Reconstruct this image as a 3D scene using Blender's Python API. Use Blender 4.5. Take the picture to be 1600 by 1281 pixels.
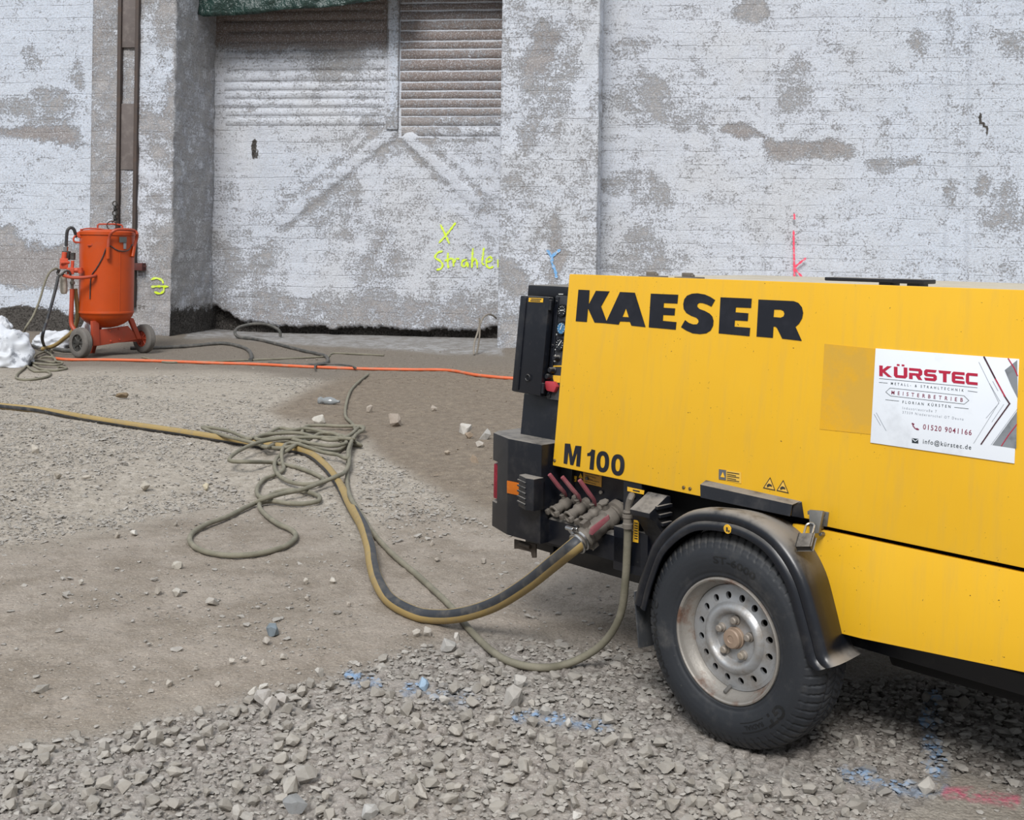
import bpy, bmesh, math, random
import numpy as np
from mathutils import Vector, Matrix
random.seed(7)
RNG = np.random.default_rng(7)
for o in list(bpy.data.objects): bpy.data.objects.remove(o)
SC = bpy.context.scene
COL = SC.collection
PI = math.pi
# ------------------------------------------------------------------ camera
F, H0, ROLL, HC = 1800.0, 391.0, 0.0150, 1.54      # focal length (px), horizon row, roll, eye height
cd = bpy.data.cameras.new('camera')
cd.sensor_fit = 'HORIZONTAL'; cd.sensor_width = 36.0; cd.lens = F / 1600 * 36.0
cd.shift_y = -(640.5 - H0) / 1600.0
cd.clip_start = 0.05; cd.clip_end = 200
cam = bpy.data.objects.new('camera', cd); COL.objects.link(cam)
c_, s_ = math.cos(ROLL), math.sin(ROLL)
cam.matrix_world = Matrix(((c_, -s_, 0, 0), (0, 0, -1, 0), (s_, c_, 0, HC), (0, 0, 0, 1)))
SC.camera = cam
# ------------------------------------------------------------------ light
wd = bpy.data.worlds.new('world'); SC.world = wd; wd.use_nodes = True
wn = wd.node_tree.nodes; wl = wd.node_tree.links
bg = wn['Background']; bg.inputs['Color'].default_value = (0.86, 0.92, 1.0, 1)      # overcast dome: brighter overhead, dimmer at the horizon
_tc = wn.new('ShaderNodeTexCoord'); _sx = wn.new('ShaderNodeSeparateXYZ'); wl.new(_tc.outputs['Generated'], _sx.inputs[0])
_mr = wn.new('ShaderNodeMapRange'); wl.new(_sx.outputs['Z'], _mr.inputs[0])
for _i, _v in ((1, -.1), (2, 1.0), (3, .26), (4, 1.04)): _mr.inputs[_i].default_value = _v
wl.new(_mr.outputs[0], bg.inputs['Strength'])
sd = bpy.data.lights.new('hall_daylight', 'SUN'); sd.energy = 2.9; sd.angle = math.radians(20); sd.color = (1.0, 0.985, 0.965)
sun = bpy.data.objects.new('hall_daylight', sd); COL.objects.link(sun)
sdir = Vector((-0.18, -0.80, 0.80)).normalized()         # towards the light: behind and left of the camera, high
sun.rotation_euler = sdir.to_track_quat('Z', 'Y').to_euler()
sun.location = (-4, -6, 9)
vs = SC.view_settings
vs.view_transform = 'Standard'; vs.look = 'None'; vs.gamma = 1.0; vs.use_curve_mapping = False; vs.exposure = 0.12
# ------------------------------------------------------------------ projection helpers (photo pixel <-> place)
CAM = np.array([0, 0, HC])
def ray(px, py):
    dx, dy = px - 800, py - H0
    return np.array([(c_ * dx + s_ * dy) / F, 1.0, -(-s_ * dx + c_ * dy) / F])
def on_plane(px, py, P, n):
    d = ray(px, py); t = np.dot(np.asarray(P) - CAM, n) / np.dot(d, n); return CAM + t * d
def at_depth(px, py, Y): return CAM + ray(px, py) * Y
def project(P):
    P = np.asarray(P) - CAM
    y_ = np.maximum(P[..., 1], 0.2)
    x = F * P[..., 0] / y_; y = -F * P[..., 2] / y_
    return 800 + c_ * x - s_ * y, H0 + s_ * x + c_ * y
# ------------------------------------------------------------------ noise
def _h(ix, iy, iz):
    h = (ix.astype(np.int64) * 374761393 + iy.astype(np.int64) * 668265263 + iz.astype(np.int64) * 2147483647 % 4294967296) & 0xFFFFFFFF
    h = ((h ^ (h >> 13)) * 1274126177) & 0xFFFFFFFF
    h = ((h ^ (h >> 16)) * 2246822519) & 0xFFFFFFFF
    return ((h ^ (h >> 15)) & 0xFFFFFF) / float(0x1000000)
def vnoise(P, sc):
    Q = np.asarray(P) * sc + 1000.0
    I = np.floor(Q); f = Q - I; f = f * f * (3 - 2 * f)
    x, y, z = I[..., 0], I[..., 1], I[..., 2]; r = 0
    for dx in (0, 1):
        for dy in (0, 1):
            for dz in (0, 1):
                w = (f[..., 0] if dx else 1 - f[..., 0]) * (f[..., 1] if dy else 1 - f[..., 1]) * (f[..., 2] if dz else 1 - f[..., 2])
                r = r + w * _h(x + dx, y + dy, z + dz)
    return r
def fbm(P, sc, oc=4):
    r = 0; a = .5; t = 0
    for k in range(oc):
        r = r + a * vnoise(np.asarray(P) + 7.3 * k, sc * 2.03 ** k); t += a; a *= .5
    return r / t
def sstep(a, b, x):
    t = np.clip((x - a) / (b - a), 0, 1); return t * t * (3 - 2 * t)
def polymask(px, py, poly, soft):
    """soft mask of a polygon: 1 inside, 0 outside, blend width soft"""
    poly = np.array(poly, float); n = len(poly)
    d = np.full(px.shape, 1e9); ins = np.zeros(px.shape, bool)
    for i in range(n):
        a = poly[i]; b = poly[(i + 1) % n]; e = b - a; L2 = e @ e
        t = np.clip(((px - a[0]) * e[0] + (py - a[1]) * e[1]) / L2, 0, 1)
        d = np.minimum(d, np.hypot(px - a[0] - t * e[0], py - a[1] - t * e[1]))
        cond = (a[1] > py) != (b[1] > py)
        xi = a[0] + (py - a[1]) / (e[1] if abs(e[1]) > 1e-9 else 1e-9) * e[0]
        ins ^= cond & (px < xi)
    sd = np.where(ins, d, -d)
    return sstep(-soft, soft, sd)
def segdist(px, py, a, b):
    ex, ey = b[0] - a[0], b[1] - a[1]
    t = np.clip(((px - a[0]) * ex + (py - a[1]) * ey) / (ex * ex + ey * ey), 0, 1)
    return np.hypot(px - a[0] - t * ex, py - a[1] - t * ey)
def blob(px, py, cx, cy, rx, ry):
    return 1 - sstep(.5, 1.2, np.hypot((px - cx) / rx, (py - cy) / ry))
# ------------------------------------------------------------------ materials
def lin(c):
    if isinstance(c, str):
        c = [int(c[i:i + 2], 16) / 255 for i in (0, 2, 4)]
    return tuple(x / 12.92 if x <= .04045 else ((x + .055) / 1.055) ** 2.4 for x in c) + (1.0,)
class G:
    """tiny node-graph builder"""
    def __init__(s, name):
        s.m = bpy.data.materials.new(name); s.m.use_nodes = True
        s.t = s.m.node_tree; s.b = s.t.nodes['Principled BSDF']
    def n(s, typ, **kw):
        nd = s.t.nodes.new(typ)
        for k, v in kw.items():
            if hasattr(nd, k) and not k[0].isupper(): setattr(nd, k, v)
        for k, v in kw.items():
            if k[0].isupper() or k[0] == '_':
                key = int(k[1:]) if k[0] == '_' else k.replace('__', ' ')
                s.set(nd.inputs[key], v)
        return nd
    def set(s, sock, v):
        if isinstance(v, bpy.types.Node): v = v.outputs[0]
        if isinstance(v, bpy.types.NodeSocket): s.t.links.new(v, sock)
        else: sock.default_value = v
    def pos(s): return s.n('ShaderNodeNewGeometry').outputs['Position']
    def obj(s): return s.n('ShaderNodeTexCoord').outputs['Object']
    def noise(s, vec, sc, det=4, rough=.6, dist=0):
        return s.n('ShaderNodeTexNoise', Vector=vec, Scale=sc, Detail=det, Roughness=rough, Distortion=dist).outputs['Fac']
    def math(s, op, a, b=0.0, c=0.0, clamp=False):
        nd = s.n('ShaderNodeMath', operation=op, use_clamp=clamp); s.set(nd.inputs[0], a); s.set(nd.inputs[1], b); s.set(nd.inputs[2], c)
        return nd.outputs[0]
    def ss(s, v, a, b):
        nd = s.n('ShaderNodeMapRange', interpolation_type='SMOOTHSTEP'); s.set(nd.inputs[0], v); s.set(nd.inputs[1], a); s.set(nd.inputs[2], b)
        return nd.outputs[0]
    def mix(s, f, a, b, mode='MIX'):
        nd = s.n('ShaderNodeMix', data_type='RGBA', blend_type=mode)
        s.set(nd.inputs[0], f); s.set(nd.inputs[6], a); s.set(nd.inputs[7], b); return nd.outputs[2]
    def attr(s, name): return s.n('ShaderNodeAttribute', attribute_name=name).outputs['Fac']
    def bump(s, h, strength=.3, dist=.01):
        nd = s.n('ShaderNodeBump', Strength=strength, Distance=dist); s.set(nd.inputs['Height'], h)
        s.set(s.b.inputs['Normal'], nd); return nd
    def done(s, col, rough=.6, metal=0.0, spec=None):
        s.set(s.b.inputs['Base Color'], col); s.set(s.b.inputs['Roughness'], rough); s.set(s.b.inputs['Metallic'], metal)
        if spec is not None: s.b.inputs['Specular IOR Level'].default_value = spec
        return s.m
MATS = {}
def simple(name, col, rough=.5, metal=0.0, dirt=None, amt=.5, dsc=12, bump=0.0, bsc=60, var=.12, spec=None, lo=.45, hi=.75):
    """painted / metal / rubber surface with dust patches of its own"""
    g = G(name); p = g.obj()
    a = lin(col); v = g.noise(p, 3.1, 3)
    dark = tuple(x * (1 - var) for x in a[:3]) + (1,); light = tuple(min(1, x * (1 + var)) for x in a[:3]) + (1,)
    c = g.mix(v, dark, light)
    r = rough
    if dirt:
        f = g.math('MULTIPLY', g.ss(g.noise(p, dsc, 7, .65), lo, hi), amt)
        c = g.mix(f, c, lin(dirt)); r = g.math('ADD', g.math('MULTIPLY', f, .4), rough, clamp=True)
    if bump: g.bump(g.noise(p, bsc, 4), bump, .004)
    MATS[name] = g.done(c, r, metal, spec); return MATS[name]
# ------------------------------------------------------------------ mesh helpers
def tag(o, label=None, cat=None, group=None, kind=None):
    if label: o['label'] = label
    if cat: o['category'] = cat
    if group: o['group'] = group
    if kind: o['kind'] = kind
    return o
def empty(name, loc, rz=0.0):
    o = bpy.data.objects.new(name, None); o.empty_display_size = .1; COL.objects.link(o)
    o.location = loc; o.rotation_euler = (0, 0, rz); return o
def link_mesh(name, me, mat=None, parent=None):
    o = bpy.data.objects.new(name, me); COL.objects.link(o)
    if mat is not None:
        for m in (mat if isinstance(mat, (list, tuple)) else [mat]): me.materials.append(m)
    if parent: o.parent = parent
    return o
def raw(name, V, Fc, mat=None, parent=None, smooth=False, attrs=None):
    """object from numpy arrays; Fc an (n,3|4) int array"""
    V = np.asarray(V, np.float32); Fc = np.asarray(Fc, np.int32); k = Fc.shape[1]; me = bpy.data.meshes.new(name)
    me.vertices.add(len(V)); me.vertices.foreach_set('co', V.ravel())
    me.loops.add(Fc.size); me.loops.foreach_set('vertex_index', Fc.ravel())
    me.polygons.add(len(Fc)); me.polygons.foreach_set('loop_start', np.arange(0, Fc.size, k, dtype=np.int32))
    me.update(calc_edges=True)
    me.polygons.foreach_set('use_smooth', np.full(len(Fc), bool(smooth)))
    for an, av in (attrs or {}).items():
        at = me.attributes.new(an, 'FLOAT', 'POINT'); at.data.foreach_set('value', np.asarray(av, np.float32).ravel())
    return link_mesh(name, me, mat, parent)
class MB:
    def __init__(s): s.b = bmesh.new()
    def box(s, a, b, bev=0.0, M=None, seg=2):
        a = Vector(a); b = Vector(b)
        r = bmesh.ops.create_cube(s.b, size=1)['verts']
        for v in r: v.co = Vector(((a.x + b.x) / 2 + v.co.x * abs(b.x - a.x), (a.y + b.y) / 2 + v.co.y * abs(b.y - a.y), (a.z + b.z) / 2 + v.co.z * abs(b.z - a.z)))
        if M is not None:
            for v in r: v.co = M @ v.co
        if bev > 0:
            es = list({e for v in r for e in v.link_edges})
            bmesh.ops.bevel(s.b, geom=es, offset=bev, segments=seg, profile=.6, affect='EDGES')
        return s
    def prism(s, pts, off, bev=0.0):
        """closed polygon of 3D points extruded by vector off"""
        off = Vector(off); n = len(pts)
        A = [s.b.verts.new(Vector(p)) for p in pts]; B = [s.b.verts.new(Vector(p) + off) for p in pts]
        fs = [s.b.faces.new(A), s.b.faces.new(B[::-1])]
        for i in range(n): fs.append(s.b.faces.new((A[(i + 1) % n], A[i], B[i], B[(i + 1) % n])))
        bmesh.ops.recalc_face_normals(s.b, faces=fs)
        if bev > 0:
            es = list({e for f in fs for e in f.edges})
            bmesh.ops.bevel(s.b, geom=es, offset=bev, segments=2, profile=.6, affect='EDGES')
        return s
    def lathe(s, prof, O, A, n=24, X=None):
        """revolve [(radius, along)] around axis A through O"""
        O = Vector(O); A = Vector(A).normalized(); X = Vector(X) if X is not None else A.orthogonal(); X = (X - A * X.dot(A)).normalized(); Y = A.cross(X)
        rings = []
        for r, h in prof:
            if r < 1e-6: rings.append([s.b.verts.new(O + A * h)])
            else: rings.append([s.b.verts.new(O + A * h + (X * math.cos(t) + Y * math.sin(t)) * r) for t in (2 * PI * k / n for k in range(n))])
        fs = []
        for p, q in zip(rings, rings[1:]):
            for k in range(n):
                k2 = (k + 1) % n
                if len(p) == 1 and len(q) == 1: continue
                if len(p) == 1: vs = (p[0], q[k2], q[k])
                elif len(q) == 1: vs = (p[k], p[k2], q[0])
                else: vs = (p[k], p[k2], q[k2], q[k])
                try: fs.append(s.b.faces.new(vs))
                except ValueError: pass
        bmesh.ops.recalc_face_normals(s.b, faces=fs)
        return s
    def cyl(s, a, b, r, n=16, r2=None):
        a = Vector(a); b = Vector(b); L = (b - a).length; r2 = r if r2 is None else r2
        e = min(r, r2, L) * .12
        return s.lathe([(0, 0), (r - e, 0), (r, e), (r2, L - e), (r2 - e, L), (0, L)], a, b - a, n)
    def tube(s, pts, r, n=8, caps=True, closed=False):
        P = [Vector(p) for p in pts]; m = len(P)
        rr = r if isinstance(r, (list, tuple)) else [r] * m
        T = [((P[(i + 1) % m] - P[i - 1]) if closed or 0 < i < m - 1 else (P[1] - P[0] if i == 0 else P[-1] - P[-2])).normalized() for i in range(m)]
        U = T[0].orthogonal().normalized(); rings = []
        for i in range(m):
            U = (U - T[i] * U.dot(T[i])); U = U.normalized() if U.length > 1e-6 else T[i].orthogonal().normalized(); W = T[i].cross(U)
            rings.append([s.b.verts.new(P[i] + (U * math.cos(a) + W * math.sin(a)) * rr[i]) for a in (2 * PI * k / n for k in range(n))])
        fs = []
        for i in range(m if closed else m - 1):
            p, q = rings[i], rings[(i + 1) % m]
            for k in range(n): fs.append(s.b.faces.new((p[k], p[(k + 1) % n], q[(k + 1) % n], q[k])))
        if caps and not closed: fs += [s.b.faces.new(rings[0][::-1]), s.b.faces.new(rings[-1])]
        bmesh.ops.recalc_face_normals(s.b, faces=fs)
        return s
    def torus(s, O, A, R, r, n=20, k=8):
        A = Vector(A).normalized(); X = A.orthogonal().normalized(); Y = A.cross(X)
        return s.tube([Vector(O) + (X * math.cos(t) + Y * math.sin(t)) * R for t in (2 * PI * i / n for i in range(n))], r, k, closed=True)
    def objs(s, name, mat, parent=None, smooth=35):
        """every loose piece becomes an object of its own"""
        todo = set(s.b.faces)
        while todo:
            st = [todo.pop()]; grp = [st[0]]
            while st:
                f = st.pop()
                for v in f.verts:
                    for g in v.link_faces:
                        if g in todo: todo.discard(g); st.append(g); grp.append(g)
            m = MB(); mp = {}
            for f in grp:
                for v in f.verts:
                    if v not in mp: mp[v] = m.b.verts.new(v.co)
            for f in grp: m.b.faces.new([mp[v] for v in f.verts])
            m.obj(name, mat, parent, smooth)
        s.b.free()
    def obj(s, name, mat, parent=None, smooth=35):
        me = bpy.data.meshes.new(name); s.b.normal_update(); s.b.to_mesh(me); s.b.free()
        if smooth:
            me.polygons.foreach_set('use_smooth', np.ones(len(me.polygons), bool))
            try: me.set_sharp_from_angle(angle=math.radians(smooth))
            except Exception: pass
        return link_mesh(name, me, mat, parent)
def catmull(pts, step=.03):
    P = [np.array(p, float) for p in pts]; out = []
    P = [2 * P[0] - P[1]] + P + [2 * P[-1] - P[-2]]
    for i in range(1, len(P) - 2):
        a, b, c, d = P[i - 1:i + 3]; n = max(2, int(np.linalg.norm(c - b) / step))
        for k in range(n):
            t = k / n
            out.append(.5 * (2 * b + (c - a) * t + (2 * a - 5 * b + 4 * c - d) * t * t + (3 * b - 3 * c + d - a) * t ** 3))
    out.append(P[-2]); return out
# ================================================================== the setting: ground and walls
PSI = math.radians(8)
WE = np.array([math.cos(PSI), -math.sin(PSI), 0.]); WN = np.array([math.sin(PSI), math.cos(PSI), 0.])   # along the wall, into the wall
WP = np.array([-.1992, 17.398, 0.])
def wsd(P): Q = np.asarray(P) - WP; return Q @ WE, Q @ WN
def wpt(s, d, z): return WP + np.multiply.outer(s, WE) + np.multiply.outer(d, WN) + np.multiply.outer(z, np.array([0, 0, 1.]))
def wpx(px, py, d): return on_plane(px, py, WP + d * WN, WN)
def ws(px, py, d): return float((wpx(px, py, d) - WP) @ WE)
REC = 1.58
def gz(x, y):
    """smooth lie of the ground"""
    x = np.asarray(x, float); y = np.asarray(y, float)
    s = (x - WP[0]) * WE[0] + (y - WP[1]) * WE[1]; d = (x - WP[0]) * WN[0] + (y - WP[1]) * WN[1]
    h = .07 * sstep(-1.6, .1, d) + .05 * sstep(-4.4, -5.6, s) * sstep(-1.6, -.1, d)
    P = np.stack([x, y, 0 * x], -1)
    u = (vnoise(P, .55) - .5) * .05 * sstep(4.5, 7, y) * (1 - sstep(13.5, 15, y))
    return h + u
def gnd(px, py, z=0.0):
    zz = z
    for _ in range(4):
        P = on_plane(px, py, (0, 0, zz), np.array([0, 0, 1.])); zz = z + float(gz(P[0], P[1]))
    return np.array([P[0], P[1], zz])
MOIST = [(425, 640), (470, 612), (520, 592), (570, 578), (800, 575), (900, 600), (900, 790), (770, 800), (690, 775), (640, 745), (575, 690), (500, 668), (440, 655)]
BACK = [(-60, 500), (860, 535), (860, 600), (560, 600), (300, 572), (60, 580), (-60, 560)]
PALE = [(290, 508), (790, 525), (790, 556), (640, 550), (500, 540), (380, 528), (290, 528)]
DIRT = [(-200, 880), (200, 825), (310, 795), (470, 795), (575, 850), (640, 790), (760, 800), (980, 900), (1010, 1010), (700, 1000), (560, 1045), (380, 1090), (200, 1130), (-200, 1200)]
FGR = [(-300, 1230), (200, 1135), (380, 1090), (560, 1045), (700, 1000), (1000, 1012), (1300, 1060), (2100, 1040), (2100, 1800), (-300, 1800)]
MGR = [(-400, 590), (60, 580), (430, 585), (520, 592), (425, 640), (560, 690), (690, 770), (770, 830), (575, 850), (470, 795), (310, 795), (200, 825), (-400, 900)]
def zones(x, y):
    P0 = np.stack([x, y, 0 * x], -1); P = np.stack([x, y, gz(x, y)], -1)
    px, py = project(P)
    k = np.clip(40 / np.maximum(y, 1), 3, 12) * 3
    wx = (fbm(P0, 1.3, 4) - .5) * k * 3.4; wy = (fbm(P0 + 31, 1.3, 4) - .5) * k * 1.7
    qx, qy = px + wx, py + wy
    front = (y > 1.2)
    z = dict(moist=polymask(qx, qy, MOIST, 14), back=polymask(qx, qy, BACK, 8), pale=polymask(qx, qy, PALE, 4),
             dirt=polymask(qx, qy, DIRT, 26), fg=polymask(qx, qy, FGR, 22), mg=polymask(qx, qy, MGR, 12))
    bare = sstep(.52, .66, fbm(P0 + 5, 1.1, 3)) * sstep(640, 800, px) * sstep(1150, 1220, py)
    z['fg'] = z['fg'] * (1 - .85 * bare)
    z['blue'] = np.maximum.reduce([1 - sstep(6, 20, segdist(qx, qy, (1465, 1085), (1468, 1215))), .8 * (1 - sstep(4, 14, segdist(qx, qy, (1320, 1195), (1445, 1225)))),
        .9 * (1 - sstep(3, 11, segdist(qx, qy, (545, 1060), (600, 1070)))), .9 * (1 - sstep(3, 13, segdist(qx, qy, (650, 1076), (672, 1074)))), .35 * (1 - sstep(3, 16, segdist(qx, qy, (690, 1082), (760, 1095)))),
        .9 * (1 - sstep(3, 11, segdist(qx, qy, (832, 1115), (950, 1122))))])
    z['pink'] = 1 - sstep(3, 11, np.minimum(segdist(qx, qy, (1475, 1230), (1510, 1236)), segdist(qx, qy, (1510, 1240), (1585, 1252))))
    return z
def voro(x, y, sc, seed):
    """F1, F2 and cell value of a 2D cell noise"""
    X, Y = x * sc + 500, y * sc + 500; ix, iy = np.floor(X), np.floor(Y)
    f1 = np.full(x.shape, 9.); f2 = np.full(x.shape, 9.); cv = np.zeros(x.shape); cx = np.zeros(x.shape); cy = np.zeros(x.shape)
    for dx in (-1, 0, 1):
        for dy in (-1, 0, 1):
            a, b = ix + dx, iy + dy; s0 = np.full(x.shape, float(seed))
            ox = a + .1 + .8 * _h(a, b, s0); oy = b + .1 + .8 * _h(a, b, s0 + 3); d = np.hypot(X - ox, Y - oy)
            nw = d < f1
            f2 = np.where(nw, f1, np.minimum(f2, d)); cv = np.where(nw, _h(a, b, s0 + 7), cv); cx = np.where(nw, X - ox, cx); cy = np.where(nw, Y - oy, cy)
            f1 = np.minimum(f1, d)
    return f1, f2, cv, cx, cy
# ---- ground material
def ground_mat():
    g = G('ground_dirt'); p = g.pos()
    n1 = g.noise(p, 1.7, 6, .65); n2 = g.noise(p, 14, 6, .7); n3 = g.noise(p, 90, 3, .6)
    base = g.mix(g.ss(n1, .35, .68), lin('958C80'), lin('A69E91'))
    base = g.mix(g.math('MULTIPLY', g.ss(n2, .4, .75), .55), base, lin('817669'))
    grav = g.mix(g.ss(n2, .3, .72), lin('8F8982'), lin('ADA79F'))
    grav = g.mix(g.math('MULTIPLY', g.attr('cell'), .6), grav, lin('A29A93'))
    c = g.mix(g.attr('fg'), base, grav)
    c = g.mix(g.attr('mg'), c, g.mix(g.ss(n2, .35, .7), lin('9C9386'), lin('BBB2A5')))
    c = g.mix(g.math('MULTIPLY', g.attr('dirt'), .8), c, g.mix(g.ss(g.noise(p, 2.6, 9, .72), .36, .62), lin('83786B'), lin('A1968A')))
    c = g.mix(g.attr('back'), c, g.mix(n2, lin('6C6459'), lin('8C8378')))
    c = g.mix(g.attr('moist'), c, g.mix(g.ss(n2, .3, .75), lin('74685B'), lin('918473')))
    c = g.mix(g.attr('pale'), c, g.mix(g.ss(g.noise(p, 7, 7, .7), .38, .62), lin('A5A4A3'), lin('86827D')))
    c = g.mix(g.attr('crack'), c, lin('4A443E'))
    c = g.mix(g.math('MULTIPLY', g.math('MULTIPLY', g.attr('blue'), .75), g.ss(n2, .40, .64)), c, lin('7F98B4'))
    c = g.mix(g.math('MULTIPLY', g.attr('pink'), g.ss(n2, .4, .6)), c, lin('C9667B'))
    n6 = g.noise(p, 34, 5, .7); c = g.mix(g.math('MULTIPLY', g.ss(n6, .5, .66), .4), c, lin('6F655A')); n5 = g.noise(p, 210, 2, .6); c = g.mix(g.math('MULTIPLY', g.ss(n5, .56, .70), .45), c, lin('5F564C')); c = g.mix(g.math('MULTIPLY', g.ss(g.noise(p, 120, 3, .6), .58, .70), .5), c, lin('CFC7BA'))
    v = g.n('ShaderNodeTexVoronoi', Vector=p, Scale=70.0).outputs['Distance']
    hgt = g.math('ADD', g.math('MULTIPLY', n2, .9), g.math('ADD', g.math('MULTIPLY', n3, .5), g.math('MULTIPLY', v, -.5)))
    g.bump(hgt, .65, .012)
    c = g.mix(1.0, c, (.86, .86, .865, 1), 'MULTIPLY'); return g.done(c, .95, 0, .2)
def stone_mat():
    g = G('limestone_chip'); p = g.obj(); t = g.attr('tint')
    oi = g.n('ShaderNodeObjectInfo')
    n2 = g.noise(g.pos(), 38, 5, .65)
    c = g.mix(t, lin('86817A'), lin('B9B4AC'))
    c = g.mix(g.math('MULTIPLY', g.ss(n2, .42, .72), .5), c, lin('8E877D'))
    c = g.mix(g.attr('moist'), c, lin('8A7C6D'))
    c = g.mix(g.math('MULTIPLY', g.attr('blue'), g.ss(n2, .36, .6)), c, lin('7E9FC2'))
    c = g.mix(g.math('MULTIPLY', g.attr('pink'), g.ss(n2, .36, .6)), c, lin('DE5B75'))
    c = g.mix(1.0, c, oi.outputs['Color'], 'MULTIPLY')
    c = g.mix(1.0, c, (.86, .86, .865, 1), 'MULTIPLY'); g.bump(n2, .4, .006)
    return g.done(c, .93, 0, .25)
M_GROUND = ground_mat(); M_STONE = stone_mat()
def build_ground():
    NR, NC = 560, 640
    yy = 1.75 * (20.2 / 1.75) ** np.linspace(0, 1, NR); tt = np.linspace(-.60, .60, NC)
    Y = np.repeat(yy[:, None], NC, 1); X = yy[:, None] * tt[None, :]
    z = zones(X, Y); P = np.stack([X, Y, 0 * X], -1); h = gz(X, Y)
    f1, f2, cv, cx, cy = voro(X + (fbm(P, 9, 2) - .5) * .05, Y + (fbm(P + 9, 9, 2) - .5) * .05, 17, 1)
    edge = sstep(.02, .16, f2 - f1)
    tilt = ((cv * 7 % 1) - .5) * cx * .013 + ((cv * 13 % 1) - .5) * cy * .013
    near = 1 - sstep(7, 10, Y)
    cell = (cv - .62) * .009 + tilt - (1 - edge) * .011
    g1, g2, gv, _, _ = voro(X, Y, 34, 5); e2 = sstep(.02, .2, g2 - g1)
    fine = (gv - .6) * .008 - (1 - e2) * .007
    sel = sstep(.44, .56, fbm(P + 3, 2.2, 3))
    h = h + z['fg'] * near * (cell * sel + fine * (1 - sel)) + z['mg'] * fine * (.9 + 0 * X) * (1 - sstep(9, 12, Y))
    h = h + (fbm(P, 6, 4) - .55) * .014 * (1 - .4 * z['fg']) + (fbm(P, 25, 3) - .5) * (.006 + .008 * z['dirt']) + z['moist'] * (fbm(P, 11, 4) - .5) * .03
    crack = z['fg'] * near * ((1 - edge) * sel + (1 - e2) * (1 - sel)) * .75
    I = np.arange(NR * NC).reshape(NR, NC)
    Fc = np.stack([I[:-1, :-1], I[:-1, 1:], I[1:, 1:], I[1:, :-1]], -1).reshape(-1, 4)
    at = {k: z[k] for k in ('fg', 'mg', 'dirt', 'moist', 'back', 'pale', 'blue', 'pink')}; at['crack'] = crack; at['cell'] = cv
    o = raw('floor', np.stack([X, Y, h], -1).reshape(-1, 3), Fc, M_GROUND, None, True, at)
    tag(o, 'dusty gravel and dirt floor of the hall', kind='structure')
    # the same floor further out, beside and behind the camera
    m = MB()
    for (x0, x1, y0, y1) in ((-22, 22, -14, 1.76), (-22, -11.9, 1.7, 24), (11.9, 22, 1.7, 24)):
        m.b.faces.new([m.b.verts.new((x, y, -.035)) for x, y in ((x0, y0), (x1, y0), (x1, y1), (x0, y1))])
    for sg in (-1, 1):
        m.b.faces.new([m.b.verts.new(v) for v in ((sg * .59 * 1.75, 1.75, -.035), (sg * 11.95, 1.75, -.035), (sg * 11.95, 20.2, -.035))][::sg])
    e = m.obj('floor_outer', M_GROUND, o, 0)
build_ground()
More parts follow.
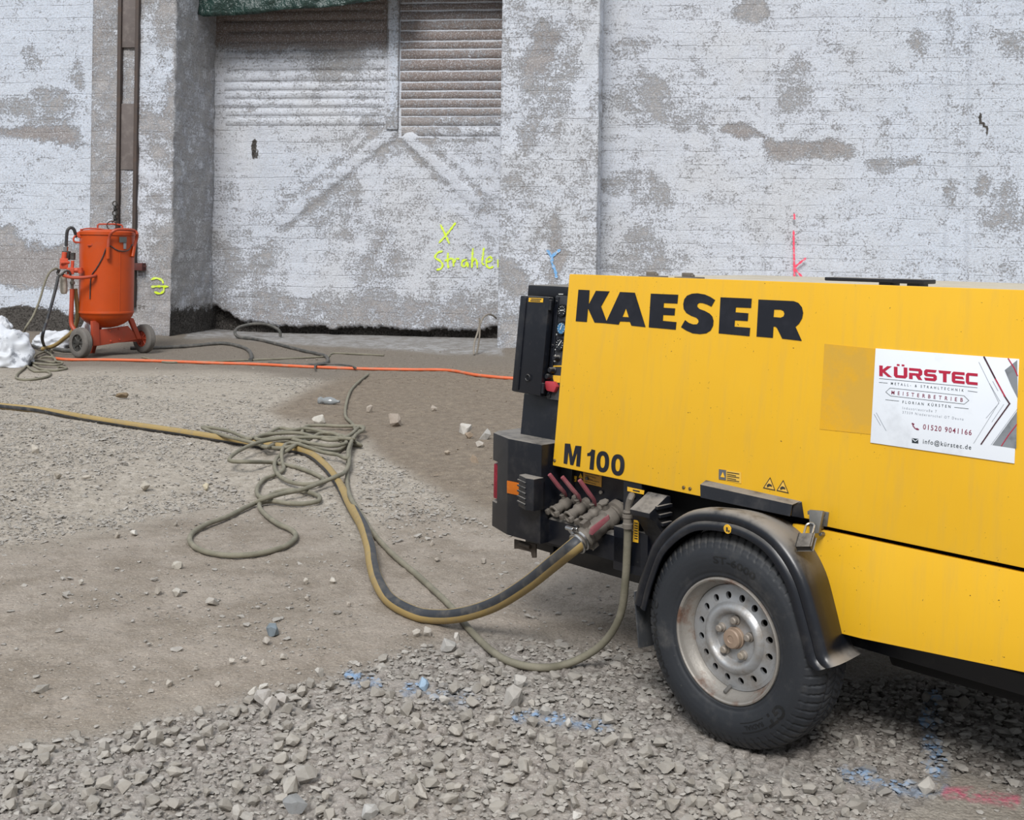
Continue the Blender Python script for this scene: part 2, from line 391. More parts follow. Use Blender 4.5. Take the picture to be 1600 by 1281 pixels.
# ------------------------------------------------------------------ walls
def wall_mat():
    g = G('limewashed_concrete'); p = g.pos()
    sep = g.n('ShaderNodeSeparateXYZ', Vector=p)
    n0 = g.noise(p, .8, 4, .55); n1 = g.noise(p, 4.0, 9, .72); n2 = g.noise(p, 36, 8, .75); n3 = g.noise(p, 70, 3, .6)
    mp = g.n('ShaderNodeMapping', Vector=p); mp.inputs['Scale'].default_value = (1.2, 1.2, 9.0)
    n4 = g.noise(mp, 1.6, 7, .7)
    f = g.math('ADD', g.math('MULTIPLY', n1, .36), g.math('ADD', g.math('MULTIPLY', n2, .50), g.math('MULTIPLY', n4, .14)))
    th = g.math('SUBTRACT', .615, g.math('MULTIPLY', g.attr('flake'), .2))
    msk = g.ss(g.math('SUBTRACT', f, th), -.06, .07)
    paint = g.mix(g.ss(n4, .48, .72), lin('D6D9E0'), lin('B8B9BE')); paint = g.mix(g.math('MULTIPLY', g.ss(n0, .45, .6), .5), paint, lin('D0CECB'))
    paint = g.mix(g.math('MULTIPLY', g.attr('blue'), .8), paint, g.mix(g.ss(n2, .4, .65), lin('D2DCEA'), lin('BCC5D2')))
    paint = g.mix(g.math('MULTIPLY', g.ss(n2, .45, .72), .5), paint, lin('A9A8AA'))
    conc = g.mix(g.ss(n1, .35, .65), lin('8E8A87'), lin('A9A5A2'))
    conc = g.mix(g.math('MULTIPLY', g.ss(n2, .5, .7), .6), conc, lin('756F6A'))
    conc = g.mix(g.attr('brown'), conc, g.mix(n2, lin('523F39'), lin('85705F')))
    c = g.mix(g.math('MULTIPLY', msk, .85), paint, conc)
    c = g.mix(g.math('MULTIPLY', g.ss(g.noise(p, 48, 4, .65), .52, .62), .55), c, lin('D6D7DB'))
    c = g.mix(g.math('MULTIPLY', g.ss(g.noise(p, 31, 4, .65), .57, .68), .3), c, lin('85817E'))
    # faint shuttering-board lines
    zz = g.math('ADD', sep.outputs['Z'], g.math('MULTIPLY', n0, .10))
    fr = g.math('ABSOLUTE', g.math('SUBTRACT', g.math('FRACT', g.math('MULTIPLY', zz, 4.9)), .5))
    ln = g.math('MULTIPLY', g.ss(fr, .045, .0), g.ss(n4, .42, .6))
    c = g.mix(g.math('MULTIPLY', ln, .09), c, lin('7F7B78'))
    spk = g.ss(n3, .70, .76)
    c = g.mix(g.math('MULTIPLY', spk, .5), c, lin('5E5A57'))
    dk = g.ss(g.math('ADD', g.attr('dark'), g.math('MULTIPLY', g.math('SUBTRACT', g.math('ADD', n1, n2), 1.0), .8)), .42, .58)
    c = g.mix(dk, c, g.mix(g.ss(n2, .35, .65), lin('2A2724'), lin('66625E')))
    h = g.math('SUBTRACT', g.math('ADD', g.math('MULTIPLY', n2, .6), g.math('MULTIPLY', n3, .35)), g.math('ADD', g.math('MULTIPLY', msk, .5), g.math('MULTIPLY', ln, .35)))
    g.bump(h, .9, .028)
    return g.done(c, .92, 0, .2)
M_WALL = wall_mat()
GABLE = (((612, 205), (440, 345)), ((640, 215), (745, 315)))
def wdisp(P, amp=1.0): return ((fbm(P, 1.1, 3) - .5) * .05 + (fbm(P, 6, 3) - .5) * .028) * amp
def masks(px, py, which):
    z0 = np.zeros(px.shape); fl = z0 + .35; br = z0 + .15; dk = z0.copy(); bl = z0 + .25
    Q_ = np.stack([px, py, 0 * px], -1); wx_ = px + (fbm(Q_, .013, 4) - .5) * 95; wy_ = py + (fbm(Q_ + 77, .013, 4) - .5) * 62
    B = lambda *a: blob(wx_, wy_, *a)
    if which == 'left':
        bl = 1 - sstep(1.2e9, 1e9, px) * 0; bl = z0 + .9
        fl = z0 + .16
        for b, v in (((70, 215, 90, 22), .95), ((110, 205, 45, 20), .8), ((130, 115, 25, 40), .6), ((30, 85, 30, 25), .5), ((60, 165, 90, 40), .62), ((20, 30, 40, 40), .2),
                     ((60, 415, 120, 45), 1.25), ((20, 375, 40, 35), .8), ((120, 430, 40, 50), 1.1)): fl = np.maximum(fl, v * B(*b))
        br = .15 + .4 * B(65, 213, 80, 25) + .25 * B(60, 415, 110, 50)
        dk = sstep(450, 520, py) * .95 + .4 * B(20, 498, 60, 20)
    elif which == 'pilaster':
        fl = .72 + .25 * sstep(400, 450, py) - .45 * B(250, 90, 26, 100) - .3 * B(240, 330, 40, 110) - .25 * B(230, 250, 30, 40); br = z0 + .2 + .25 * B(160, 60, 25, 50)
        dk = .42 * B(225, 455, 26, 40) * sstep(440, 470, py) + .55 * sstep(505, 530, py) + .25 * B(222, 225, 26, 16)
        bl = .35 + .5 * B(255, 100, 25, 120)
    elif which == 'side':
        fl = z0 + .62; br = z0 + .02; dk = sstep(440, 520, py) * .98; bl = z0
    elif which in ('recess', 'joint'):
        top = (1 - sstep(60, 90, py)) * (px < 606); rt = sstep(618, 628, px) * (1 - sstep(150, 235, py))  # top: brown band whose colour also holds shade down to the shadow edge
        fl = .30 + .78 * top + .62 * rt + .35 * sstep(440, 480, py) + .22 * B(600, 400, 40, 100) + .25 * B(380, 420, 60, 60) + .25 * B(520, 330, 40, 60) + .3 * B(530, 90, 60, 35)
        fl = fl - .2 * B(400, 250, 60, 60) - .3 * B(640, 560, 10, 10) - .15 * B(470, 420, 30, 60)
        br = .1 + .85 * top + .85 * rt + .25 * B(608, 385, 22, 60) + .25 * sstep(450, 490, py)
        for a, b in GABLE: fl = fl + .2 * (1 - sstep(3, 10, np.abs(segdist(px, py, a, b) - 13))) - .15 * (1 - sstep(6, 12, segdist(px, py, a, b)))
        fl = fl + .2 * B(600, 215, 90, 45)
        dk = .5 * B(404, 222, 9, 18) + .35 * (1 - sstep(1.5, 4, segdist(px, py, (391, 85), (417, 52)))) + .4 * (1 - sstep(1, 4, segdist(px, py, (395, 250), (398, 205))))
        bl = .35 + .6 * (1 - sstep(3, 10, np.abs(px - 615))) * (py < 200) + .3 * B(450, 300, 90, 120)
        bl = bl - .5 * (1 - sstep(336, 362, px))
        if which == 'joint':
            j = (py < 216) * (px > 622); fl = np.where(j, .12, fl); br = np.where(j, 0, br)
    elif which == 'pillar':
        fl = .37 + .35 * B(835, 60, 30, 60) + .2 * B(860, 130, 60, 80) + .25 * B(820, 215, 22, 30) + .5 * B(860, 385, 20, 55) + .45 * B(800, 440, 36, 30) + .3 * sstep(470, 500, py) - .25 * B(920, 100, 10, 120)
        br = .12 + .3 * B(840, 80, 40, 60) + .2 * B(860, 390, 20, 50); bl = z0 + .45
    elif which == 'right':
        fl = z0 + .24
        for b, v in (((1165, 218, 55, 14), .95), ((1265, 236, 75, 20), 1.0), ((1010, 165, 80, 50), .66), ((1000, 305, 75, 40), .68), ((1010, 400, 80, 45), .62), ((1180, 14, 32, 26), .95), ((1440, 60, 40, 26), .62), ((1395, 240, 60, 14), .7),
                     ((1525, 290, 22, 22), .85), ((1560, 60, 60, 26), .62), ((1570, 330, 50, 60), .62), ((1470, 300, 14, 30), .75), ((980, 90, 40, 30), .6), ((1235, 130, 40, 60), .6), ((1080, 180, 60, 50), .6)): fl = np.maximum(fl, .88 * v * B(*b))
        br = .1 + .35 * B(1230, 228, 110, 22) + .2 * B(1165, 218, 60, 18); bl = .35 + .5 * sstep(1180, 1500, px)
        dk = .75 * B(1517, 180, 5, 18) + .4 * B(1526, 50, 6, 6)
    return dict(flake=fl, brown=np.clip(br, 0, 1), dark=dk, blue=np.clip(bl, 0, 1))
def rough_wall(name, prof, z0, z1, step, which, amp=1.0, post=None, parent=None, kind='structure'):
    """closed plan outline [(s, d, mask, visible)] run up from z0 to z1 as one roughened solid"""
    pts, nor, wh, ed = [], [], [], []
    n = len(prof)
    for i in range(n):
        a = prof[i]; b = prof[(i + 1) % n]; L = math.hypot(b[0] - a[0], b[1] - a[1]); st = step if a[3] else max(L, .1)
        k = max(1, int(round(L / st))); nn = np.array([b[1] - a[1], -(b[0] - a[0])]) / L
        for j in range(k):
            t = j / k; pts.append((a[0] + (b[0] - a[0]) * t, a[1] + (b[1] - a[1]) * t)); nor.append(nn); wh.append(a[2]); ed.append(1.0 if a[3] else 0.0)
    pts = np.array(pts); nor = np.array(nor); N_ = len(pts); ed = np.array(ed)
    nor = (nor + np.roll(nor, 1, 0)) * .5; ed = np.minimum(ed, np.roll(ed, 1))
    nz = int((z1 - z0) / step) + 1; zz = np.linspace(z0, z1, nz)
    S = np.repeat(pts[None, :, 0], nz, 0); D = np.repeat(pts[None, :, 1], nz, 0); Z = np.repeat(zz[:, None], N_, 1)
    P = wpt(S, D, Z); dsp = wdisp(P, amp) * ed
    out = nor[:, 0][:, None] * WE + nor[:, 1][:, None] * WN
    P = P + dsp[..., None] * out[None]
    px, py = project(P)
    A = {k: np.zeros(S.shape) for k in ('flake', 'brown', 'dark', 'blue')}
    wh = np.array(wh)
    for w in set(wh):
        m = np.broadcast_to(wh[None, :] == w, S.shape); mk = masks(px, py, w)
        for k in A: A[k] = np.where(m, mk[k], A[k])
    if post: P, A = post(P, A, px, py, S, Z)
    I = np.arange(nz * N_).reshape(nz, N_); J = np.roll(I, -1, 1)
    Fc = np.stack([I[:-1], J[:-1], J[1:], I[1:]], -1).reshape(-1, 4)
    o = raw(name, P.reshape(-1, 3), Fc, M_WALL, parent, True, A)
    bm = bmesh.new(); bm.from_mesh(o.data); bm.verts.ensure_lookup_table()
    for row in (I[0][::-1], I[-1]):
        try: bm.faces.new([bm.verts[int(i)] for i in row])
        except ValueError: pass
    bm.to_mesh(o.data); bm.free()
    if kind: o['kind'] = kind
    return o
ZT = 6.7
S0, S1 = ws(141, 300, 0), ws(267, 500, 0)
S2 = ws(777, 540, 0); S3 = ws(932, 400, 0)
rough_wall('wall_left', [(-13.5, .12, 'left', 1), (S0 + .15, .12, 'left', 0), (S0 + .15, .6, 'left', 0), (-13.5, .6, 'left', 0)], -.15, ZT, .05, 'left', .8)
SR = S1 + .02
rough_wall('trim_1', [(S0, 0, 'pilaster', 1), (S1, 0, 'side', 1), (SR, REC + .3, 'side', 0), (S0, REC + .3, 'left', 0)], -.15, ZT, .04, '', 2.0)
def recess_post(P, A, px, py, S, Z):
    g = np.zeros(px.shape)
    front = wsd(P)[1] < REC + .12
    for a, b in GABLE:
        d = segdist(px, py, a, b) + (fbm(P, 4, 3) - .5) * 10
        g += .024 * (1 - sstep(7, 13, d)) * (.5 + fbm(P, 5, 2)); d2 = segdist(px, py, (a[0] - 34, a[1] + 8), (b[0] - 30, b[1] - 14)) if b[0] < a[0] else segdist(px, py, (a[0] + 30, a[1] + 2), (b[0] + 26, b[1] - 10))
        g += .009 * (1 - sstep(3, 7, d2))
    g = g - .02 * (1 - sstep(5, 15, np.hypot((px - 404) / 1.0, (py - 222) / 1.8)))
    zl = np.interp(px, [335, 345, 378, 456, 580, 706, 762, 776], [478, 485, 503, 511, 512, 517, 513, 511])
    zl = zl + (fbm(P, 5, 3) - .5) * 12 + (fbm(P, 22, 2) - .5) * 7
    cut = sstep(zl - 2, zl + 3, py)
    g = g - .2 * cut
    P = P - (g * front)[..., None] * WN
    A['dark'] = np.maximum(A['dark'], cut * 1.3)  # undercut foot is also coloured dark: shade of the gap painted in
    return P, A
WB = rough_wall('wall_back', [(SR - .06, REC, 'joint', 1), (S2 + .3, REC, 'recess', 0), (S2 + .3, REC + .5, 'recess', 0), (SR - .06, REC + .5, 'recess', 0)], -.15, ZT, .032, '', .7, recess_post)
rough_wall('trim_2', [(S2, 0, 'pillar', 1), (S3, 0, 'pillar', 1), (S3 + .02, .5, 'pillar', 0), (S2, REC + .6, 'recess', 0)], -.15, ZT, .04, '', 1.3)
RD = .85
q = lambda px: ws(px, 300, RD)
rough_wall('wall_right', [(S3 - .1, RD, 'right', 1), (q(1193), RD, 'right', 1), (q(1197), RD + .035, 'right', 1), (q(1477), RD + .03, 'right', 1), (q(1480), RD + .06, 'right', 1), (q(1511), RD + .06, 'right', 1), (q(1514), RD + .015, 'right', 1), (12.5, RD, 'right', 0), (12.5, RD + .5, 'right', 0), (S3 - .1, RD + .5, 'right', 0)], -.15, ZT, .05, '', .7)
# lintel across the recess, above the picture
zlin = float(wpx(560, -30, .98)[2])
m = MB(); m.prism([wpt(s, d, zlin) for s, d in ((SR - .3, .98), (S2 + .3, .98), (S2 + .3, REC + .2), (SR - .3, REC + .2))], (0, 0, ZT - zlin), .02)
M_LINT = simple('sooty_concrete', '6E6964', .9, 0, '4A4642', .8, 6, .4)
tag(m.obj('trim_3', M_LINT, None, 30), kind='structure')
# courses of the recess wall, each its own piece standing proud of the joints
def course(px0, px1, py0, py1, proud=.006, gap=.0036):
    a = wpx(px0, (py0 + py1) / 2, REC); b = wpx(px1, (py0 + py1) / 2, REC)
    s0, s1 = float((a - WP) @ WE), float((b - WP) @ WE); mx = (px0 + px1) / 2
    zt = float(wpx(mx, py0, REC)[2]) - gap; zb = float(wpx(mx, py1, REC)[2]) + gap
    nx = max(4, int((s1 - s0) / .09)); S = np.linspace(s0, s1, nx + 1); rows = [zt, zt - .012, (zt + zb) / 2, zb + .012, zb]
    V = []
    for k, z in enumerate(rows):
        edge = k in (0, 4)
        P = wpt(S, np.full(nx + 1, REC), np.full(nx + 1, z)); w = wdisp(P, .7) + (0 if not edge else -.02)
        jag = (fbm(P + 3 * (k // 3), 6, 3) - .5) * .03
        pr = proud * (.6 + .8 * vnoise(P, 3)) - (.03 if edge else 0) + jag * .3
        P = P - ((wdisp(P, .7) + pr))[:, None] * WN + np.array([0, 0, 1.]) * (jag * (.6 if not edge else .2))[:, None]
        V.append(P)
    V = np.array(V); px, py = project(V); A = masks(px, py, 'recess')
    I = np.arange(5 * (nx + 1)).reshape(5, nx + 1)
    Fc = np.stack([I[:-1, :-1], I[1:, :-1], I[1:, 1:], I[:-1, 1:]], -1).reshape(-1, 4)
    raw('wall_course', V.reshape(-1, 3), Fc, M_WALL, WB, True, A)
JN = [-8, 4, 16, 31, 47.5, 64, 77, 92.5, 111, 128, 142, 155, 169, 182, 197.5, 214]
for a, b in zip(JN, JN[1:]):
    course(626 + random.uniform(-1, 2), 790, a, b)
    if b < 200: course(352 + random.uniform(-3, 6), 603 + random.uniform(-3, 1), a, b, .003, .0015)
# vertical plaster strip that runs down to the gable mark
S_a, S_b = ws(606, 100, REC), ws(624, 100, REC); zb = float(wpx(614, 203, REC)[2])
rough_wall('plaster_strip', [(S_a, REC - .045, 'recess', 1), (S_b, REC - .045, 'recess', 1), (S_b, REC + .03, 'recess', 1), (S_a, REC + .03, 'recess', 1)], zb, ZT - .5, .03, '', .5, None, WB, None)
# ------------------------------------------------------------------ spray marks on the walls
M_SPY = simple('spray_yellow', 'D5F02C', .6, 0, 'C9D0A0', .7, 30, lo=.5, hi=.6)
M_SPB = simple('spray_blue', '6FA6D8', .6, 0, 'B9C2CC', .8, 26, lo=.48, hi=.58)
M_SPR = simple('spray_red', 'F0506A', .6, 0, 'CBB8BE', .6, 26, lo=.52, hi=.62)
def spray(strokes, d, wpxl, mat, parent, amp, off=.006, label=None):
    m = MB()
    for st in strokes:
        st = [np.array(p, float) for p in st]
        c = catmull(st, 2.2) if len(st) > 2 else [st[0] + (st[1] - st[0]) * t for t in np.linspace(0, 1, 14)]
        L, Rr = [], []
        for i, p in enumerate(c):
            t = (c[min(i + 1, len(c) - 1)] - c[max(i - 1, 0)]); t = t / max(np.hypot(*t), 1e-6); nn = np.array([-t[1], t[0]])
            w = wpxl * (.5 + .22 * math.sin(i * 1.7 + len(c)) * .6) * (1 if 0 < i < len(c) - 1 else .55)
            for sgn, lst in ((1, L), (-1, Rr)):
                q_ = p + nn * w * sgn; P = wpx(q_[0], q_[1], d); P = P - WN * (float(wdisp(P[None], amp)[0]) + off); lst.append(m.b.verts.new(P))
        for i in range(len(c) - 1): m.b.faces.new((L[i], L[i + 1], Rr[i + 1], Rr[i]))
    r = bmesh.ops.extrude_face_region(m.b, geom=list(m.b.faces))
    for v in r['geom']:
        if isinstance(v, bmesh.types.BMVert): v.co -= Vector(WN) * .003
    bmesh.ops.recalc_face_normals(m.b, faces=m.b.faces)
    return tag(m.obj('spray_mark', mat, parent, 60), label)
zz = lambda L, ox, oy, k: [[(ox + x * k, oy + y * k) for x, y in st] for st in L]
spray(zz([[(150, 110), (190, 190), (225, 270)], [(278, 95), (205, 190), (138, 266)],
   [(172, 332), (130, 345), (106, 385), (150, 415), (170, 450), (152, 480), (118, 487)], [(214, 345), (212, 420), (218, 475)], [(185, 412), (250, 392)],
   [(256, 392), (262, 462)], [(262, 430), (282, 396), (308, 398)], [(372, 402), (338, 412), (328, 448), (355, 462), (374, 420), (380, 468)],
   [(421, 308), (416, 390), (412, 472)], [(413, 430), (436, 395), (454, 420), (458, 472)], [(513, 304), (503, 380), (499, 432), (518, 446)],
   [(530, 425), (578, 408), (565, 378), (538, 400), (534, 448), (556, 472), (594, 460)], [(630, 402), (634, 470)]], 660, 330, .1875), REC, 3.0, M_SPY, WB, .7, .008, 'yellow-green sprayed lettering X Strahler')
pil = bpy.data.objects['trim_1']; pl2 = bpy.data.objects['trim_2']; wr = bpy.data.objects['wall_right']
spray(zz([[(1008, 500), (1040, 488), (1076, 502), (1086, 525)], [(1008, 547), (1060, 543), (1122, 546)], [(1088, 545), (1090, 572), (1062, 592), (1028, 580)]], 0, 320, .2342), 0, 3.2, M_SPY, pil, 2.0, .012, 'yellow-green sprayed S mark')
spray(zz([[(1035, 325), (1058, 350), (1078, 382)], [(1150, 320), (1110, 350), (1080, 382), (1080, 440)], [(1082, 440), (1108, 500), (1116, 560)]], 660, 330, .1875), 0, 4.2, M_SPB, pl2, 1.3, .012, 'blue sprayed Y mark')
spray([[(1240.5, 334), (1241, 343)], [(1239.6, 360), (1240.2, 400), (1241.2, 452)], [(1259, 403), (1250, 410), (1242, 419), (1252, 432), (1262, 446)]], RD, 3.0, M_SPR, wr, .7, .045, 'red sprayed k mark')
# ================================================================== the air compressor
TH = math.radians(47); LEAN = math.radians(6)
CO = np.array([.685, 3.59, 0.]); CL = np.array([-math.cos(TH), math.sin(TH), 0.]); CN = np.array([-math.sin(TH), -math.cos(TH), 0.])
AC = empty('air_compressor', CO, PI - TH)          # local x: towards its rear, y: outwards on the near side, z: up
tag(AC, 'yellow towable air compressor trailer with black lettering on its side', 'compressor')
def cw(p): p = np.asarray(p, float); return CO + p[0] * CL + p[1] * CN + np.array([0, 0, p[2]])
def cl(P): d = np.asarray(P) - CO; return np.array([d @ CL, d @ CN, d[2]])
def vpx(px, py, n): return cl(on_plane(px, py, cw((0, n, 0)), CN))           # pixel -> local point on the upright plane y = n
_pn = CN * math.cos(LEAN) + np.array([0, 0, math.sin(LEAN)])
def ppx(px, py, off=0.0): return cl(on_plane(px, py, cw((0, -.15, .8)) + _pn * off, _pn))
def pp(u, w, off=0.0): return Vector((u, -.15 - math.tan(LEAN) * (w - .8) + off * math.cos(LEAN), w + off * math.sin(LEAN)))
PNL = Vector((0, math.cos(LEAN), math.sin(LEAN)))
# ---- materials
def yellow_mat():
    g = G('yellow_paint'); p = g.obj()
    mp = g.n('ShaderNodeMapping', Vector=p); mp.inputs['Scale'].default_value = (34, 34, 1.6)
    streak = g.noise(mp, 1.0, 4, .6); n1 = g.noise(p, 2.2, 3); n2 = g.noise(p, 130, 2, .5); n3 = g.noise(p, 5.5, 2, .5)
    c = g.mix(n1, lin('DFA91A'), lin('E9B72D'))
    c = g.mix(g.math('MULTIPLY', g.ss(streak, .45, .78), .30), c, lin('C9A24A'))
    chips = g.math('MULTIPLY', g.ss(n2, .715, .74), g.ss(n3, .5, .6))
    c = g.mix(chips, c, lin('4A3B22'))
    g.bump(g.noise(p, 40, 2), .02, .002)
    return g.done(c, .34, 0, .45)
def dusty(name, col, rough, dust='8C867E', amt=.75, metal=0.0, bump=0.0, all_=.12):
    """dark part with dust lying on the faces that look up"""
    g = G(name); p = g.obj(); nz = g.n('ShaderNodeSeparateXYZ', Vector=g.n('ShaderNodeNewGeometry').outputs['Normal']).outputs['Z']
    n1 = g.noise(p, 9, 6, .65); n2 = g.noise(p, 60, 4, .6)
    up = g.math('MULTIPLY', g.ss(nz, .35, .95), g.ss(n1, .25, .55))
    f = g.math('MAXIMUM', g.math('MULTIPLY', up, amt), g.math('MULTIPLY', g.ss(n1, .48, .8), all_ * 2.2))
    f = g.math('MAXIMUM', f, g.math('MULTIPLY', g.ss(n2, .66, .75), all_ * 1.5))
    c = g.mix(f, g.mix(n1, tuple(x * .85 for x in lin(col)[:3]) + (1,), lin(col)), lin(dust))
    if bump: g.bump(n2, bump, .003)
    MATS[name] = g.done(c, g.math('ADD', g.math('MULTIPLY', f, .45), rough, clamp=True), metal); return MATS[name]
M_YEL = yellow_mat()
M_BLK = dusty('black_sheet', '10131B', .36, all_=.045)
M_PLA = dusty('black_plastic', '17191F', .42, amt=.85, all_=.05)
M_FND = dusty('fender_plastic', '14171E', .28, amt=.85, all_=.04)
M_LET = simple('navy_vinyl', '10131D', .45, 0, '2A2C36', .4, 9)
M_ROOF = simple('roof_cream', 'B9AE98', .55, 0, '8E877A', .7, 7)
M_STK = simple('sticker_yellow', 'E8B32C', .5, 0, 'A98740', .5, 25)
M_STB = simple('sticker_black', '33302A', .5)
M_STG = simple('sticker_grey', '5B5D60', .5)
M_MET = simple('dusty_brass', '6B655E', .55, .5, '857E75', .85, 10, .25, 90, lo=.3, hi=.6)
M_STEEL = simple('bright_steel', 'B9B9B8', .28, 1.0, '8D8882', .5, 30, lo=.5, hi=.8)
M_RED = simple('red_lever', '8A4A52', .5, 0, '9A8580', .6, 14)
M_RUB = dusty('tyre_rubber', '25282D', .6, '77736D', .3, bump=.2, all_=.13)
M_RUBL = dusty('tyre_lettering', '131416', .6, '77736D', .3, all_=.1)
M_CAV = simple('dark_underside', '121212', .9)
M_AMB = simple('amber_lens', 'B8600F', .2, 0, 'D07A1C', .6, 40)
M_TAIL = simple('red_lens', '7A1224', .2, 0, '98203A', .5, 30)
# ---- body
m = MB()
def trapz(u0, u1, w0, w1, off, thick): return [pp(u1, w0, off), pp(u0, w0, off), pp(u0, w1, off), pp(u1, w1, off)], -PNL * thick
UF = -1.78
m.prism([pp(.915, .729), pp(-.236, .727), pp(-.25, .716), pp(UF, .716), pp(UF, 1.453), pp(.915, 1.453)], -PNL * .028, .004)
UP = m.obj('side_door', M_YEL, AC)
m = MB(); m.prism([pp(-.14, .704, -.003), pp(-.14, .41, -.003), pp(-.402, .418, -.003), pp(UF, .51, -.003), pp(UF, .704, -.003)], -PNL * .028, .004)
m.obj('lower_panel', M_YEL, AC)
far = lambda p: Vector((p.x, -1.5 - p.y - .15, p.z))
m = MB(); m.prism([far(pp(.915, .42)), far(pp(UF, .42)), far(pp(UF, 1.441)), far(pp(.915, 1.441))], (0, .03, 0), .004)
m.obj('far_side_panel', M_YEL, AC)
m = MB(); m.prism([pp(UF + .03, .45, -.03), pp(UF + .03, 1.44, -.03), far(pp(UF + .03, 1.44, -.03)), far(pp(UF + .03, .45, -.03))], (-.03, 0, 0), .005); m.obj('front_panel', M_YEL, AC)
m = MB(); m.prism([(UF + .3, -.77, .34), (UF + .3, -.87, .34), (UF + .3, -.87, .43), (UF + .3, -.77, .43)], (-1.55, 0, 0), .01); m.cyl((UF - 1.22, -.82, .385), (UF - 1.42, -.82, .40), .05, 14); m.obj('drawbar', M_BLK, AC)
m = MB(); m.cyl((UF - .5, -.70, .75), (UF - .5, -.70, .22), .035, 14); m.cyl((UF - .5, -.67, .11), (UF - .5, -.73, .11), .11, 24); m.box((UF - .54, -.80, .36), (UF - .46, -.66, .42), .004); m.obj('jockey_wheel', M_PLA, AC)
m = MB(); nr = -.222
m.prism([(.912, nr - .02, 1.444), (.912, -1.43, 1.444), (.912, -1.43, 1.425), (.912, nr - .02, 1.425)], (UF - .912, 0, 0), .003)
m.obj('roof', M_ROOF, AC)
m = MB(); m.prism([(UF + .05, -.235, .40), (UF + .05, -1.40, .40), (UF + .05, -1.33, 1.43), (UF + .05, -.27, 1.43)], (.60 - UF, 0, 0))
m.obj('inner_body', M_CAV, AC)
m = MB()
a = -.085
m.prism([pp(1.172, .42, a), pp(1.172, 1.372, a), far(pp(1.172, 1.372, a)), far(pp(1.172, .42, a))], (-.10, 0, 0), .006)      # rear wall
m.prism([pp(1.172, .42, a + .02), pp(1.172, .976, a + .02), pp(1.172, .976, a - .02), pp(1.172, .42, a - .02)], (-.30, 0, 0), .004)   # side below the control panel
m.obj('rear_body', M_BLK, AC)
m = MB(); m.prism([pp(1.195, 1.408, -.055), pp(1.195, 1.36, -.055), far(pp(1.195, 1.36, -.055)), far(pp(1.195, 1.408, -.055))], (-.32, 0, 0), .008)
m.obj('rear_cap', M_BLK, AC)
# ---- control panel with its open flap
m = MB(); m.prism([pp(1.012, .97, -.036), pp(.80, .97, -.036), pp(.80, 1.37, -.036), pp(1.012, 1.37, -.036)], -PNL * .05, .002)
CP = m.obj('control_panel', dusty('panel_grey', '33353A', .5), AC)
m = MB()
m.prism([pp(1.010, .975, -.036), pp(.990, .975, -.036), pp(.990, 1.365, -.036), pp(1.010, 1.365, -.036)], PNL * .006, .002)
for w in (1.345, 1.175, .992):
    p = pp(1.000, w, -.03); m.cyl(p, p + PNL * .004, .006, 10)
m.obj('panel_jamb', M_BLK, AC)
DIAL = {}
def dial(px, py, r, face, needle, hue):
    c = Vector(ppx(px, py, -.034)); m = MB()
    m.lathe([(0, .004), (r * .82, .004), (r * .86, .009), (r, .009), (r * 1.04, .006), (r * 1.04, -.004)], c, PNL, 28)
    g_ = m.obj('gauge', simple('gauge_rim', '15161A', .3) if 'gauge_rim' not in MATS else MATS['gauge_rim'], CP)
    m = MB(); m.lathe([(0, .0055), (r * .8, .0055), (r * .8, .004)], c, PNL, 28); m.obj('dial_face', face, g_)
    X = Vector((-1, 0, 0)); Y = PNL.cross(X); Y = Y if Y.z > 0 else -Y
    m = MB(); d = X * math.cos(needle) + Y * math.sin(needle); m.tube([c + PNL * .008 - d * r * .25, c + PNL * .008 + d * r * .62], [.0022, .0012], 6)
    for k in range(9):
        t = math.radians(225 - k * 33.75); q_ = X * math.cos(t) + Y * math.sin(t); m.tube([c + PNL * .0065 + q_ * r * .62, c + PNL * .0065 + q_ * r * .76], .0011, 4)
    m.obj('needle', simple('gauge_white', 'E6E6E2', .5) if 'gauge_white' not in MATS else MATS['gauge_white'], g_)
DKF = simple('dial_dark', '1E2227', .4); BLF = simple('dial_blue', '4A7FA8', .4, 0, '2A3A44', .6, 30)
dial(879.5, 485.2, .0235, DKF, .1, 0); dial(878.5, 512.8, .027, BLF, 1.2, 0); dial(876, 538, .024, DKF, .95, 0)
m = MB()
for px, py, r in ((872.5, 559.8, .011), (865.5, 578.6, .012), (860.8, 588.6, .012)):
    c = Vector(ppx(px, py, -.036)); m.lathe([(r * 1.15, 0), (r * 1.15, .004), (r, .006), (r * .9, .022), (r * .7, .026), (0, .026)], c, PNL, 16)
m.objs('control_knob', M_PLA, CP)
m = MB()
def patch(m, P4, off, th=.0012): m.prism([Vector(ppx(x, y, off)) for x, y in P4], PNL * th)
patch(m, [(862, 571), (880, 571), (880, 573), (862, 573)], -.0352); patch(m, [(862.5, 586), (876, 587), (875, 598), (866.5, 597.5)], -.0352); patch(m, [(862, 571), (863, 571), (861, 586), (860, 586)], -.0352)
m.obj('yellow_marking', M_STK, CP)
m = MB(); c = Vector(ppx(864.5, 603.5, -.036)); m.prism([c + Vector((.026, 0, .018)), c + Vector((-.02, 0, .02)), c + Vector((-.036, 0, .002)), c + Vector((-.022, 0, -.022)), c + Vector((.018, 0, -.02)), c + Vector((.03, 0, 0))], PNL * .02, .005)
m.obj('emergency_stop_flap', simple('red_flap', 'B03A44', .45), CP)
m = MB()
for px, py, w, h in ((873, 459, 7, 1), (868.5, 521, 2, 2.5), (866.5, 545, 2, 2), (867.3, 554, 1.2, 5), (864.6, 563, 4, 2)): patch(m, [(px, py), (px + w, py), (px + w, py + h), (px, py + h)], -.0352)
m.objs('panel_symbol', MATS['gauge_white'], CP)
